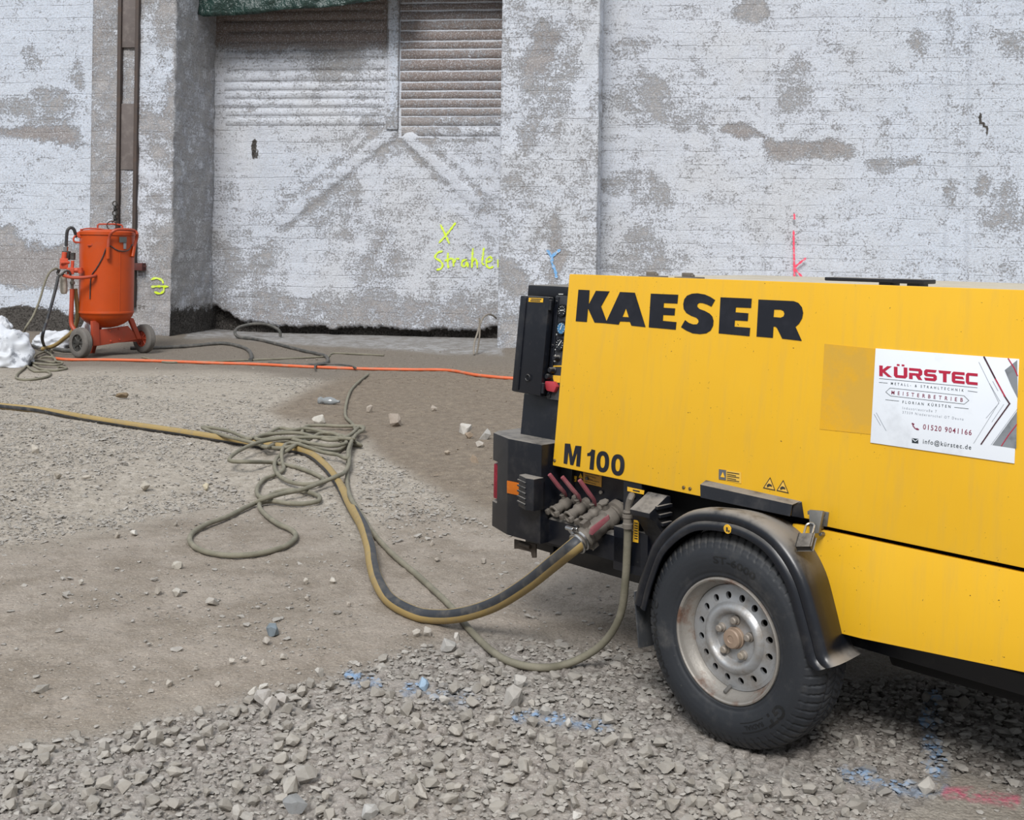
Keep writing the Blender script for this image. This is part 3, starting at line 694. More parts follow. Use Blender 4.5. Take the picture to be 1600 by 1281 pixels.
m = MB(); m.prism([pp(1.178, .982, .0), pp(1.014, .978, .0), pp(1.012, 1.361, .0), pp(1.176, 1.361, .0)], -PNL * .032, .007)
m.prism([pp(1.152, .99, .004), pp(1.136, .99, .004), pp(1.136, 1.353, .004), pp(1.152, 1.353, .004)], -PNL * .006, .002)
CD = m.obj('control_flap', M_BLK, AC)
m = MB()
c = Vector(ppx(826, 590, .0)); m.torus(c + Vector((0, .006, 0)), PNL, .012, .002, 16, 6)
for w in (1.33, 1.01): m.cyl(pp(1.006, w - .02, -.004), pp(1.006, w + .02, -.004), .007, 10)
m.objs('flap_latch', M_BLK, CD)
m = MB(); patch(m, [(826.5, 465), (849, 466), (848.5, 472.5), (826, 471.5)], .001); k = m.obj('yellow_sticker', M_STK, CD)
m = MB(); patch(m, [(830, 466.4), (846, 467), (846, 468.3), (830, 467.7)], .0023); patch(m, [(829, 469), (844, 469.6), (844, 471), (829, 470.4)], .0023); m.obj('sticker_print', M_STB, k)
# ---- light box at the rear corner
def lb(n): return n
m = MB()
prof = [(.932, -.10), (1.117, -.10), (1.262, -.152), (1.285, -.20), (1.285, -.62), (1.15, -.62), (1.15, -.24), (.932, -.24)]
m.prism([(u, n, .434) for u, n in prof], (0, 0, .375), .006)
# cut the notch for the tail lamp by pushing the chamfer's middle in
LBX = m.obj('light_box', M_BLK, AC)
bo = bpy.data.meshes.new('cut'); b_ = MB(); b_.box((1.215, -.30, .535), (1.40, -.10, .700)); b_.prism([(1.10, -.2, .42), (1.10, 0, .42), (1.40, 0, .42), (1.40, -.2, .42), ], (0, 0, 0.001)); 
cut = b_.obj('cut', None, None, 0); cut.parent = AC
md = LBX.modifiers.new('b', 'BOOLEAN'); md.operation = 'DIFFERENCE'; md.object = cut; md.solver = 'EXACT'
bpy.context.view_layer.update(); dg = bpy.context.evaluated_depsgraph_get()
nm = bpy.data.meshes.new_from_object(LBX.evaluated_get(dg)); LBX.modifiers.clear(); LBX.data = nm; bpy.data.objects.remove(cut)
if not nm.materials: nm.materials.append(M_BLK)
m = MB(); m.prism([(1.218, -.155, .545), (1.262, -.158, .545), (1.285, -.20, .545), (1.285, -.34, .545), (1.218, -.34, .545)], (0, 0, .14), .006); m.obj('tail_lamp', M_TAIL, LBX)
def box_px(x0, x1, yt0, yt1, yb0, yb1, n, th, mat, name, par, bev=.002):
    m = MB(); m.prism([vpx(x, y, n) for x, y in ((x0, yt0), (x1, yt1), (x1, yb1), (x0, yb0))], (0, th, 0), bev); return m.obj(name, mat, par)
box_px(793.5, 812.5, 750.5, 754.5, 770, 774, -.10, .006, M_AMB, 'side_marker', LBX)
m = MB(); A_ = vpx(815, 741, -.07); Bq = vpx(840, 803, -.07)
u0, u1, w1, w0 = A_[0] + .0, Bq[0] + .0, A_[2] - .002, Bq[2] + .012
m.prism([(u1, -.102, 0), (u1, -.048, 0), (u1 + .036, -.040, 0), (u0 + .012, -.066, 0), (u0 + .012, -.102, 0)], (0, 0, w1 - w0), .005)
for v in m.b.verts: v.co.z += w0
BUF = m.obj('rubber_buffer', M_PLA, LBX)
m = MB()
for k in range(5):
    z = w0 + .02 + k * (w1 - w0 - .04) / 4; m.tube([(u1 + .034, -.039, z), (u0 + .013, -.063, z)], .004, 6)
m.obj('buffer_rib', M_PLA, BUF)
m = MB(); P = [vpx(x, y, -.16) for x, y in ((805, 842), (839, 850), (839, 871), (833, 871), (831, 862), (811, 857), (805, 857))]
m.prism(P, (0, .006, 0), .001); hole = vpx(822, 852, -.155); m.tube([hole + np.array([.03, .006, .004]), hole + np.array([-.03, .006, .0])], .009, 8)
m.obj('plate_bracket', simple('rusty_bracket', '4A4139', .7, .3, '6E655B', .7, 20), AC)
# ---- valve bay
m = MB()
m.box((.50, -.24, .44), (.93, -.22, .735), 0)                      # back plate
m.prism([(.93, -.14, .434), (.93, -.14, .524), (.93, -.146, .53), (.93, -.225, .535), (.93, -.24, .434)], (-.46, 0, 0), .002)   # sill with shelf
m.prism([(.565, -.222, .525), (.565, -.15, .525), (.565, -.15, .735), (.565, -.222, .735)], (-.085, 0, 0), .003)             # post
VB = m.obj('valve_bay', M_BLK, AC)
m = MB()
for x, y in ((918, 747), (940, 769), (973, 787)):
    p = Vector(vpx(x, y, -.218)); m.cyl(p, p + Vector((0, .008, 0)), .007, 8)
m.objs('bolt_head', M_MET, VB)
def vpatch(m, P4, n, th=.001): m.prism([Vector(vpx(x, y, n)) for x, y in P4], (0, th, 0))
m = MB(); vpatch(m, [(879, 739.5), (901.5, 744), (900.5, 752.5), (878.5, 748)], -.219); k1 = m.obj('valve_sticker', M_STK, VB)
m = MB(); vpatch(m, [(880, 741), (882, 741.4), (882, 746), (880, 745.6)], -.2175); vpatch(m, [(890, 743.6), (897, 745), (897, 746.6), (890, 745.2)], -.2175); vpatch(m, [(887, 746.6), (899, 749), (899, 750.8), (887, 748.4)], -.2175); m.obj('sticker_print', M_STB, k1)
m = MB(); vpatch(m, [(911.5, 735), (940.5, 741.5), (940, 761), (911.5, 754)], -.219); k2 = m.obj('instruction_plate', simple('plate_orange', 'CF9A3C', .5, 0, 'A87F38', .5, 30), VB)
m = MB()
for k in range(5): vpatch(m, [(914, 738.5 + 3.2 * k), (936 - (k % 3) * 5, 743.3 + 3.2 * k), (936 - (k % 3) * 5, 744 + 3.2 * k), (914, 739.2 + 3.2 * k)], -.2175, .0006)
m.obj('plate_print', M_STB, k2)
m = MB(); vpatch(m, [(904, 746), (911, 747.6), (907.5, 739)], -.219); m.obj('warning_triangle', M_STK, VB)
m = MB(); vpatch(m, [(980.5, 760.4), (1007, 766.2), (1006, 772.6), (980.5, 767)], -.149); k3 = m.obj('outlet_sticker', M_STK, VB)
m = MB(); vpatch(m, [(989, 764.6), (999.5, 766.8), (999.5, 768.8), (989, 766.6)], -.1475); m.obj('sticker_print', M_STB, k3)
m = MB(); vpatch(m, [(990.5, 812), (998.5, 813.5), (997.5, 848), (989, 846)], -.139); k4 = m.obj('upright_sticker', M_STK, VB)
m = MB()
for k in range(7): vpatch(m, [(991.5, 816 + 4 * k), (996.3, 817 + 4 * k), (996.3, 818.6 + 4 * k), (991.5, 817.6 + 4 * k)], -.1375, .0006)
m.obj('sticker_print', M_STB, k4)
m = MB(); m.box((.44, -.20, .405), (.60, -.14, .56), .004); m.obj('chassis_bracket', M_BLK, AC)
def ball_valve(base, ax, r, L, lever_pts, claw=True, name='ball_valve'):
    base = Vector(base); ax = Vector(ax).normalized(); m = MB()
    m.lathe([(0, -.01), (r * 1.25, -.01), (r * 1.25, L * .10), (r * .95, L * .14), (r * .95, L * .2), (r * 1.18, L * .26), (r * 1.25, L * .4), (r * 1.18, L * .52), (r * .92, L * .58), (r * .92, L * .74), (r * 1.05, L * .76), (r * 1.05, L), (r * .6, L), (r * .6, L * .8), (0, L * .8)], base, ax, 12)
    up = (Vector((0, 0, 1)) - ax * ax.z).normalized()
    c = base + ax * L * .38; m.cyl(c, c + up * r * 1.9, r * .42, 10); m.cyl(c + up * r * 1.9, c + up * r * 2.1, r * .62, 6)
    v = m.obj(name, M_MET, VB)
    if lever_pts:
        m = MB(); P = [Vector(p) for p in lever_pts]; m.tube(P, [r * .34, r * .40, r * .46, r * .42], 8)
        for q_ in m.b.verts: pass
        m.obj('lever', M_RED, v)
    if claw:
        m = MB(); e = base + ax * L; m.torus(e, ax, r * .98, r * .28, 16, 8)
        sd_ = ax.cross(up)
        for sg in (-1, 1):
            m.prism([e + sd_ * sg * r * .9 + up * r * .5 * k2 + ax * (0) for k2 in (-1, 1)] + [e + sd_ * sg * r * 1.7 + up * r * .45 * k2 for k2 in (1, -1)], ax * r * .9, r * .1)
        m.obj('claw_coupling', M_MET, v)
    return v
AX = Vector((0.06, .93, -.38)).normalized()
for (bx, by), (l0, l1) in (((894, 779), ((880, 769), (858.5, 741))), ((916.5, 787), ((903, 775), (878.5, 745))), ((940, 794), ((927, 780), (905.5, 750)))):
    b = Vector(vpx(bx, by, -.222)); c = b + AX * .036
    a0 = Vector(vpx(l0[0], l0[1], -.16)); a1 = Vector(vpx(l1[0], l1[1], -.105))
    ball_valve(b, AX, .0195, .098, [c + Vector((0, .0, .03)), c.lerp(a0, .75) + Vector((0, 0, .012)), a0.lerp(a1, .35), a1])
bb = Vector(vpx(966, 797, -.222)); tip = Vector(vpx(899, 852, -.02)); AXB = (tip - bb).normalized(); LB = (tip - bb).length
lv0 = Vector(vpx(952, 806, -.10)); lv1 = Vector(vpx(924, 829, -.05))
BV = ball_valve(bb, AXB, .033, LB * .56, None, False, 'main_ball_valve')
m = MB(); d = (lv1 - lv0).normalized(); sd_ = Vector((0, .4, 1)).normalized(); 
m.prism([lv0 + sd_ * .008, lv1 + sd_ * .013, lv1 + d * .012, lv1 - sd_ * .016, lv0 - sd_ * .010], Vector((-.010, .012, 0)), .003); m.obj('lever', M_RED, BV)
m = MB(); o_ = bb + AXB * LB * .56
m.lathe([(.022, 0), (.037, .0), (.039, .012), (.036, .02), (.033, .03), (.038, .036), (.040, .052), (.036, .058), (.031, .075), (.036, .08), (.036, .09), (.030, .095), (.028, LB * .44), (0, LB * .44)], o_, AXB, 18)
up = (Vector((0, 0, 1)) - AXB * AXB.z).normalized(); sd_ = AXB.cross(up)
for sg in (-1, 1): m.box((-.012, -.010, -.014), (.012, .010, .014), .003, Matrix.Translation(o_ + AXB * .03 + up * sg * .043) @ AXB.to_track_quat('Z', 'Y').to_matrix().to_4x4())
m.obj('hose_coupling', M_MET, BV)
m = MB(); 
for k in (.068, .088): m.torus(o_ + AXB * k, AXB, .036, .004, 24, 6)
for k in (.030, .010): m.torus(tip - AXB * k, AXB, .0345, .005, 24, 6)
m.cyl(tip - AXB * .02 + up * .03 + sd_ * .016, tip - AXB * .02 + up * .052 + sd_ * .03, .008, 10); m.cyl(tip - AXB * .02 + up * .052 + sd_ * .004, tip - AXB * .02 + up * .052 + sd_ * .044, .009, 8)
m.cyl(o_ + AXB * .07 + up * .034, o_ + AXB * .07 + up * .055, .006, 8)
m.obj('hose_clamp', M_STEEL, BV)
# elbow and tail of the thin hose
e0 = Vector(vpx(988, 776, -.15)); e1 = Vector(vpx(986.5, 775, -.10)); e2 = Vector(vpx(983, 786, -.095)); e3 = Vector(vpx(981, 803, -.095))
m = MB(); m.tube(catmull([e0 + Vector((0, -.02, 0)), e0, e1, e2, e3], .01), .0125, 10); m.torus(e3 + Vector((0, 0, .008)), Vector((0, 0, 1)), .012, .006, 14, 6)
m.obj('outlet_elbow', M_MET, VB)
m = MB(); m.lathe([(0, 0), (.019, 0), (.019, -.012), (.016, -.016), (.016, -.03), (.019, -.034), (.017, -.05), (0, -.05)], e3, (0, 0, 1), 12); m.obj('coupling_nut', M_MET, VB)
HOSE_THIN_START = cw(e3 - Vector((0, 0, .035))); HOSE_THICK_END = (cw(tip + AXB * .0), CL * AXB.x + CN * AXB.y + np.array([0, 0, AXB.z]))
# ---- wheel chock in its holder
m = MB(); t0 = vpx(1041, 776, -.15); t1 = vpx(1009, 767, -.15); f0 = vpx(1020, 806, -.055)
wt = t0[2]; u0 = t0[0] - .005; ww = .088
cr = [(-.17, wt), (-.15, wt + .004), (f0[1] - .0, f0[2] + .005), (-.058, f0[2] - .012)] + [(-.062 - .10 * math.sin(t) ** 1.3, f0[2] - .015 - .155 * (1 - math.cos(t)) ** .8) for t in np.linspace(.25, PI / 2, 7)] + [(-.17, .47)]
m.prism([(u0, n, w) for n, w in cr], (ww, 0, 0), .003)
CHK = m.obj('chock_body', M_PLA, None)
m = MB()
for k in range(4): 
    z = f0[2] + .02 - .03 * k; m.box((u0 - .012, -.165, z - .006), (u0, -.085 - .015 * k, z + .006), .002)
m.obj('rib', M_PLA, CHK)
CHK.name = 'wheel_chock'; CHK.location = CO; CHK.rotation_euler = (0, 0, PI - TH); tag(CHK, 'black plastic wheel chock stowed between the valves and the mudguard', 'chock')
# ---- chassis
m = MB()
m.prism([(UF, -.27, .33), (UF, -.33, .33), (UF, -.33, .43), (UF, -.27, .43)], (1.05 - UF, 0, 0), .004); m.prism([(UF, -1.27, .33), (UF, -1.33, .33), (UF, -1.33, .43), (UF, -1.27, .43)], (1.05 - UF, 0, 0), .004)
m.cyl((0, -.18, .335), (0, -1.42, .335), .04, 14); m.box((-.09, -.36, .30), (.09, -.26, .42), .01); m.box((-.09, -1.34, .30), (.09, -1.24, .42), .01)
m.box((1.0, -1.35, .36), (1.16, -.24, .43), .006)
m.obj('chassis', M_BLK, AC)
m = MB(); m.prism([(-.36, -.36, .27), (-.30, -.36, .43), (-1.72, -.36, .43), (-1.72, -.36, .27)], (0, -.9, 0), .01); m.obj('shade_block', M_CAV, AC)  # solid block added to keep light off the ground under the compressor
m = MB(); m.box((-.30, -1.2, .36), (1.0, -.36, .44), .01); m.obj('floor_pan', M_CAV, AC)
# ---- fender
FP = [(.372, .372), (.366, .392), (.358, .425), (.336, .49), (.297, .579), (.244, .642), (.179, .693), (.115, .723), (.028, .738), (-.069, .738), (-.162, .712), (-.23, .664), (-.286, .591), (-.324, .498), (-.351, .421), (-.362, .388), (-.378, .372), (-.395, .366)]
FP = [np.array(p) for p in FP]; path = catmull([np.append(p, 0) for p in FP], .022)
XS = [(-.172, -.030), (-.10, -.012), (-.04, .0), (-.005, .001), (.012, -.006), (.019, -.018), (.020, -.030), (.016, -.036), (.022, -.043), (.026, -.052), (.024, -.063), (.019, -.064), (.016, -.05), (.012, -.03), (.004, -.013), (-.02, -.008), (-.04, -.009), (-.10, -.02), (-.172, -.037)]
m = MB(); rings = []
for i, p in enumerate(path):
    t = path[min(i + 1, len(path) - 1)] - path[max(i - 1, 0)]; t = t / np.linalg.norm(t); nn = np.array([t[1], -t[0]]) * -1
    if nn @ (p[:2] - np.array([0, .3])) < 0: nn = -nn
    if i < 3 : nn = np.array([.97, .24])
    if i > len(path) - 5: nn = np.array([-.9, .43])
    rings.append([m.b.verts.new((p[0] + nn[0] * h, n, p[1] + nn[1] * h)) for n, h in XS])
K = len(XS)
for a_, b_ in zip(rings, rings[1:]):
    for k in range(K): m.b.faces.new((a_[k], a_[(k + 1) % K], b_[(k + 1) % K], b_[k]))
m.b.faces.new(rings[0]); m.b.faces.new(rings[-1][::-1]); bmesh.ops.recalc_face_normals(m.b, faces=m.b.faces)
FD = m.obj('fender', M_FND, AC, 50)
m = MB(); c = vpx(1137, 826.5, .024); m.lathe([(0, .002), (.014, .002), (.0145, 0)], c, (0, 1, -.05), 20); k = m.obj('round_sticker', M_STK, FD)
m = MB(); m.box((c[0] - .002, c[1] + .0015, c[2] - .007), (c[0] + .004, c[1] + .003, c[2] + .006)); m.box((c[0] - .009, c[1] + .0015, c[2] - .008), (c[0] - .004, c[1] + .003, c[2] - .002)); m.obj('sticker_print', M_STB, k)
m = MB(); m.prism([(.380, -.005, .40), (.380, -.165, .40), (.362, -.165, .20), (.356, -.005, .215)], (.006, 0, 0), .002); m.obj('mudflap', dusty('flap_rubber', '3B3D40', .7, all_=.25), FD)
# ---- wheel
WC = Vector((-.004, 0, .335)); RT = .335
cs = [(.185, -.014), (.190, -.004), (.197, .005), (.203, .008), (.206, .006), (.215, .012), (.235, .0175), (.252, .0195), (.27, .018), (.288, .012), (.300, .005), (.3025, .006), (.305, .001), (.315, -.008), (.323, -.016), (.329, -.026), (.3325, -.04), (.3345, -.06), (.335, -.085), (.3345, -.11), (.3325, -.13), (.329, -.144), (.323, -.154), (.315, -.162), (.30, -.175), (.27, -.188), (.235, -.188), (.205, -.178), (.19, -.166), (.185, -.156)]
cs = np.array(cs); seg = np.hypot(*np.diff(cs, axis=0).T); arc = np.concatenate([[0], np.cumsum(seg)]); NS = 96; NPH = 560
aa = np.linspace(0, arc[-1], NS); cr_ = np.interp(aa, arc, cs[:, 0]); cn_ = np.interp(aa, arc, cs[:, 1])
ph = np.linspace(0, 2 * PI, NPH, endpoint=False)
PH, RR = np.meshgrid(ph, cr_, indexing='ij'); _, NN = np.meshgrid(ph, cn_, indexing='ij')
tread = sstep(.305, .318, RR)
saw = lambda x, w: (np.abs((x % 1) - .5) > .5 - w / 2).astype(float)
mid = (NN + .085)
g1 = sum(np.exp(-((NN - c) / .0032) ** 2) for c in (-.047, -.085, -.123))
sh = ((NN > -.047) | (NN < -.123))
lat = np.where(sh, saw(PH / (2 * PI) * 68 + np.where(NN > -.047, NN * 9, -NN * 9), .22), saw(PH / (2 * PI) * 84 + NN * 26 * np.where(NN > -.085, 1, -1), .2) * .8)
side = sstep(.286, .291, RR) * (1 - tread) * saw(PH / (2 * PI) * 68 + NN * 9, .16) * .0045
RR = RR - tread * np.maximum(.0075 * np.clip(g1, 0, 1), (.0065 * lat)) - side
X = WC.x + RR * np.sin(PH); Zt = WC.z + RR * np.cos(PH); Zt = np.maximum(Zt, .004)
V = np.stack([X, NN, Zt], -1).reshape(-1, 3); I = np.arange(NPH * NS).reshape(NPH, NS); J = np.roll(I, -1, 0)
Fc = np.stack([I[:, :-1], I[:, 1:], J[:, 1:], J[:, :-1]], -1).reshape(-1, 4)
WH = raw('wheel', V, Fc, M_RUB, AC, True)
M_RIM = simple('rusty_rim', '98938C', .48, .5, '6A4733', .85, 7, .25, 80, lo=.5, hi=.66)
M_DISC = simple('silver_disc', 'B4B7BA', .36, .65, '8B8277', .8, 9, .15, 70, lo=.42, hi=.68)
M_HUB = simple('dusty_hub', '90887F', .6, .4, 'A0937F', .6, 20)
Yn = Vector((0, 1, 0))
m = MB(); m.lathe([(.186, -.012), (.1925, -.004), (.195, .003), (.1935, .0085), (.189, .010), (.1845, .007), (.1825, -.002), (.181, -.012), (.174, -.020), (.170, -.032), (.166, -.036), (.163, -.06), (.163, -.12), (.12, -.13), (.0, -.13)], WC, Yn, 72)
RIMO = m.obj('rim', M_RIM, WH, 40)
m = MB(); HR, HB, Rin, Rout, NHL = .131, .0115, .112, .153, 16
yof = lambda r: np.interp(r, [.108, .112, .131, .153, .163], [-.030, -.036, -.040, -.043, -.046])
for k in range(NHL):
    a0 = (k + .5) * 2 * PI / NHL; hw = PI / NHL; inn, ou = [], []
    for j in range(24):
        t = 2 * PI * j / 24; dr, da = math.cos(t), math.sin(t)
        inn.append((HR + HB * dr, a0 + HB * .92 * da / HR))
        sc_ = 1 / max(abs(dr), abs(da))
        # walk out along the ray in (r, angle) space until the sector border
        ou.append((HR + dr * sc_ * ((Rout - HR) if dr > 0 else (HR - Rin)), a0 + da * sc_ * hw))
    mk = lambda r, a, dy=0: m.b.verts.new((WC.x - r * math.sin(a), yof(r) + dy, WC.z + r * math.cos(a)))
    vi = [mk(r, a) for r, a in inn]; vd = [mk(r, a, -.012) for r, a in inn]; vo = [mk(r, a) for r, a in ou]
    for j in range(24):
        j2 = (j + 1) % 24
        m.b.faces.new((vi[j], vi[j2], vo[j2], vo[j])); m.b.faces.new((vi[j2], vi[j], vd[j], vd[j2]))
m.lathe([(.163, -.046), (.158, -.0445), (.153, -.0435)], WC, Yn, 72)
m.lathe([(.1125, -.0358), (.108, -.030), (.102, -.024), (.094, -.0205), (.087, -.0215), (.080, -.029), (.075, -.041), (.072, -.046), (.030, -.046), (0, -.046)], WC, Yn, 64)
bmesh.ops.remove_doubles(m.b, verts=m.b.verts, dist=.0004); bmesh.ops.recalc_face_normals(m.b, faces=m.b.faces)
m.obj('wheel_disc', M_DISC, WH, 40)
m = MB(); m.lathe([(.062, -.12), (.150, -.12), (.150, -.075), (.0, -.075)], WC, Yn, 40); m.obj('brake_drum', M_CAV, WH)
for k in range(5):
    a0 = math.radians(2 + 72 * k); c = WC + Vector((-.056 * math.sin(a0), -.046, .056 * math.cos(a0))); m = MB()
    m.lathe([(.0155, 0), (.0145, .006), (.0115, .008), (.0115, .020), (.008, .023), (0, .023)], c, Yn, 12); m.obj('lug_bolt', M_HUB, WH)
m = MB(); m.lathe([(.034, -.046), (.034, -.038), (.031, -.036), (.0305, -.022), (.027, -.018), (.012, -.0165), (.010, -.0185), (0, -.0185)], WC, Yn, 28); m.obj('hub_cap', simple('brown_cap', '8F7B6A', .55, .1, 'A3927F', .6, 20), WH)
a0 = math.radians(186); c = WC + Vector((-.158 * math.sin(a0), -.044, .158 * math.cos(a0))); m = MB(); m.cyl(c, c + Vector((0, .03, -.012)), .006, 10); m.obj('valve_stem', simple('stem_grey', '5C5A57', .5), WH)
# ---- lettering helpers
from mathutils.geometry import tessellate_polygon
def fill(m, loops, off_vec):
    """flat lettering with holes, given a little thickness"""
    L = [[Vector(p) for p in lp] for lp in loops]; flat = [p for lp in L for p in lp]
    tris = tessellate_polygon(L); v0 = [m.b.verts.new(p) for p in flat]; v1 = [m.b.verts.new(p + off_vec) for p in flat]
    nrm = off_vec.normalized(); fs = []
    for t in tris:
        a, b, c = t
        if (flat[b] - flat[a]).cross(flat[c] - flat[a]).dot(nrm) < 0: b, c = c, b
        try: fs.append(m.b.faces.new((v1[a], v1[b], v1[c])))
        except ValueError: pass
    o_ = 0
    for lp in L:
        n = len(lp)
        for i in range(n):
            j = (i + 1) % n
            try: m.b.faces.new((v0[o_ + i], v0[o_ + j], v1[o_ + j], v1[o_ + i]))
            except ValueError: pass
        o_ += n
    return m
def panel_poly(m, loops, ox, oy, k, off=.0006, th=.0012):
    return fill(m, [[Vector(ppx(ox + x * k, oy + y * k, off)) for x, y in lp] for lp in loops], PNL * th)
_FONT = {}
def text_tris(s, bold=0.0, sp=1.0):
    key = (s, bold, sp)
    if key not in _FONT:
        cu = bpy.data.curves.new('t', 'FONT'); cu.body = s; cu.size = 1.0; cu.offset = bold; cu.space_character = sp; cu.resolution_u = 3
        ob = bpy.data.objects.new('t', cu); COL.objects.link(ob); bpy.context.view_layer.update()
        me = bpy.data.meshes.new_from_object(ob.evaluated_get(bpy.context.evaluated_depsgraph_get())); me.calc_loop_triangles()
        V = np.array([v.co[:2] for v in me.vertices]); T = [tuple(t.vertices) for t in me.loop_triangles]
        bpy.data.objects.remove(ob); bpy.data.curves.remove(cu); bpy.data.meshes.remove(me); _FONT[key] = (V, T)
    return _FONT[key]
def text_map(m, s, fn, bold=0.0, sp=1.0):
    V, T = text_tris(s, bold, sp); vs_ = [m.b.verts.new(fn(x, y)) for x, y in V]
    for t in T:
        try: m.b.faces.new([vs_[i] for i in t])
        except ValueError: pass
def text_px(m, s, a, b, cap, bold=0.0, off=.0022, track=False):
    """lettering along the baseline from pixel a to pixel b on the side panel, cap height in pixels"""
    A_ = Vector(ppx(a[0], a[1], off)); B_ = Vector(ppx(b[0], b[1], off)); C_ = Vector(ppx(a[0], a[1] - cap, off))
    vs = (C_.z - A_.z) / .70; tw = (B_ - A_).length / (vs * .92); w1, w2 = (np.ptp(text_tris(s, bold, q)[0][:, 0]) for q in (1.0, 1.4))
    sp = round(float(np.clip(1 + .4 * (tw - w1) / (w2 - w1), .85, 2.2)), 3); V, T = text_tris(s, bold, sp); x0, x1 = V[:, 0].min(), V[:, 0].max()
    X = (B_ - A_) / (x1 - x0); Y = Vector((0, -math.tan(LEAN), 1)) * ((C_.z - A_.z) / .70)
    text_map(m, s, lambda x, y: A_ + X * (x - x0) + Y * y, bold, sp)
# ---- lettering on the side
k1 = .11875; S1_ = (890, 440); k2 = .125; S2_ = (1060, 450); k3 = .0875; S3_ = (860, 680)
def letter(loops, o, k, name='letter'):
    m = MB(); panel_poly(m, loops, o[0], o[1], k); return m.obj(name, M_LET, UP, 0)
letter([[(118, 105), (264, 112), (254, 300), (348, 120), (527, 128), (416, 328), (486, 518), (470, 546), (330, 538), (244, 350), (228, 530), (82, 520)]], S1_, k1)
letter([[(665, 135), (860, 146), (1000, 598), (815, 578), (795, 528), (665, 522), (648, 565), (472, 547), (490, 514)], [(743, 350), (698, 463), (782, 468)]], S1_, k1)
letter([[(1070, 157), (1430, 172), (1420, 288), (1243, 280), (1238, 343), (1390, 352), (1382, 444), (1233, 437), (1228, 515), (1407, 532), (1398, 632), (1043, 600)]], S1_, k1)
S_ = [(460, 150), (415, 232), (360, 205), (300, 186), (262, 185), (238, 205), (238, 235), (265, 262), (330, 285), (390, 318), (425, 355), (440, 410), (435, 470), (405, 530), (350, 565), (270, 575), (180, 565), (100, 530), (35, 488), (85, 400), (130, 435), (190, 455), (235, 452), (255, 425), (250, 395), (225, 370), (160, 345), (100, 310), (68, 260), (62, 200), (75, 140), (110, 95), (170, 70), (240, 65), (330, 80), (400, 110)]
letter([S_], S2_, k2)
letter([[(528, 115), (918, 132), (910, 248), (720, 240), (715, 303), (876, 315), (868, 412), (708, 402), (702, 482), (898, 497), (890, 602), (505, 565)]], S2_, k2)
letter([[(1003, 143), (1440, 163), (1500, 185), (1545, 240), (1560, 310), (1548, 380), (1510, 445), (1465, 485), (1543, 660), (1300, 632), (1235, 500), (1215, 482), (1190, 480), (1182, 622), (978, 605)], [(1198, 268), (1190, 362), (1280, 370), (1315, 355), (1328, 320), (1315, 285), (1280, 270)]], S2_, k2)
letter([[(262, 145), (355, 152), (398, 395), (450, 185), (555, 195), (528, 562), (462, 550), (480, 300), (408, 535), (355, 525), (325, 285), (300, 515), (238, 500)]], S3_, k3)
letter([[(735, 250), (800, 265), (772, 618), (700, 605), (722, 365), (660, 370), (662, 320), (700, 310), (728, 280)]], S3_, k3)
def ell(cx, cy, rx, ry, shx, n=36, e=2.35):
    o_ = []
    for i in range(n):
        t = 2 * PI * i / n; c, s = math.cos(t), math.sin(t); x = rx * math.copysign(abs(c) ** (2 / e), c); y = ry * math.copysign(abs(s) ** (2 / e), s)
        o_.append((cx + x - y * .04, cy + y + x * shx))
    return o_
letter([ell(937, 472, 112, 188, .12), ell(935, 472, 43, 112, .12)[::-1]], S3_, k3)
letter([ell(1207, 530, 117, 190, .12), ell(1205, 530, 44, 114, .12)[::-1]], S3_, k3)
# ---- small stickers and fittings on the side door
m = MB(); patch(m, [(1123.5, 732.8), (1158.5, 737.8), (1158.5, 755.5), (1123.3, 748.4)], .0006); k = m.obj('notice_sticker', simple('sticker_ochre', 'D9AE45', .5), UP)
m = MB(); patch(m, [(1123.5, 732.8), (1134.6, 734.5), (1134.4, 750), (1123.3, 748.4)], .0022); m.obj('sticker_block', M_STG, k)
m = MB(); patch(m, [(1126, 745), (1132.5, 746), (1129.5, 737.5)], .0034); m.obj('warning_triangle', M_STK, k)
m = MB()
for i in range(5): patch(m, [(1136, 737 + 3 * i), (1155 - (i % 2) * 5, 739.8 + 3 * i), (1155 - (i % 2) * 5, 740.8 + 3 * i), (1136, 738 + 3 * i)], .0022)
m.obj('sticker_print', M_STB, k)
for pts in ([(1203.5, 745.5), (1192.5, 762.5), (1211.5, 766.5)], [(1224, 749.8), (1213.3, 766.5), (1232.5, 770.8)]):
    m = MB(); patch(m, pts, .0006); k = m.obj('warning_triangle', M_STB, UP); c = np.mean(pts, 0)
    m = MB(); patch(m, [c + (np.array(p) - c) * .78 for p in pts], .002); i_ = m.obj('triangle_field', simple('sticker_amber', 'DDB04A', .5) if 'sticker_amber' not in MATS else MATS['sticker_amber'], k)
    m = MB(); patch(m, [c + np.array(d_) for d_ in ((-4.2, -.5), (-1, -2.8), (3, -1), (4, 2.2), (.5, 1.2), (-3.6, 3.0))], .0034); m.obj('triangle_symbol', M_STB, k)
m = MB()
for x, y in ((1068.5, 761.5), (1078.5, 763.5), (867, 719.5)):
    p = Vector(ppx(x, y, 0)); m.lathe([(.006, 0), (.006, .003), (.004, .0045), (0, .0045)], p, PNL, 12)
m.objs('door_screw', simple('screw_brown', '6B5A3A', .5, .5), UP)
m = MB()
V4 = lambda x, y, o: Vector(ppx(x, y, o))
rp = [[V4(x0, y0, 0), V4(x1, y1, .05), V4(x2, y2, .056), V4(x2 + .5, y2 + .6, .05), V4(x1, y1 + 1.5, .044), V4(x0, y0 + 1.4, 0)] for x0, y0, x1, y1, x2, y2 in ((1103, 750, 1094, 757, 1094.5, 777), (1251, 783, 1238, 788.5, 1234.5, 806.5))]
A = [m.b.verts.new(p) for p in rp[0]]; B = [m.b.verts.new(p) for p in rp[1]]
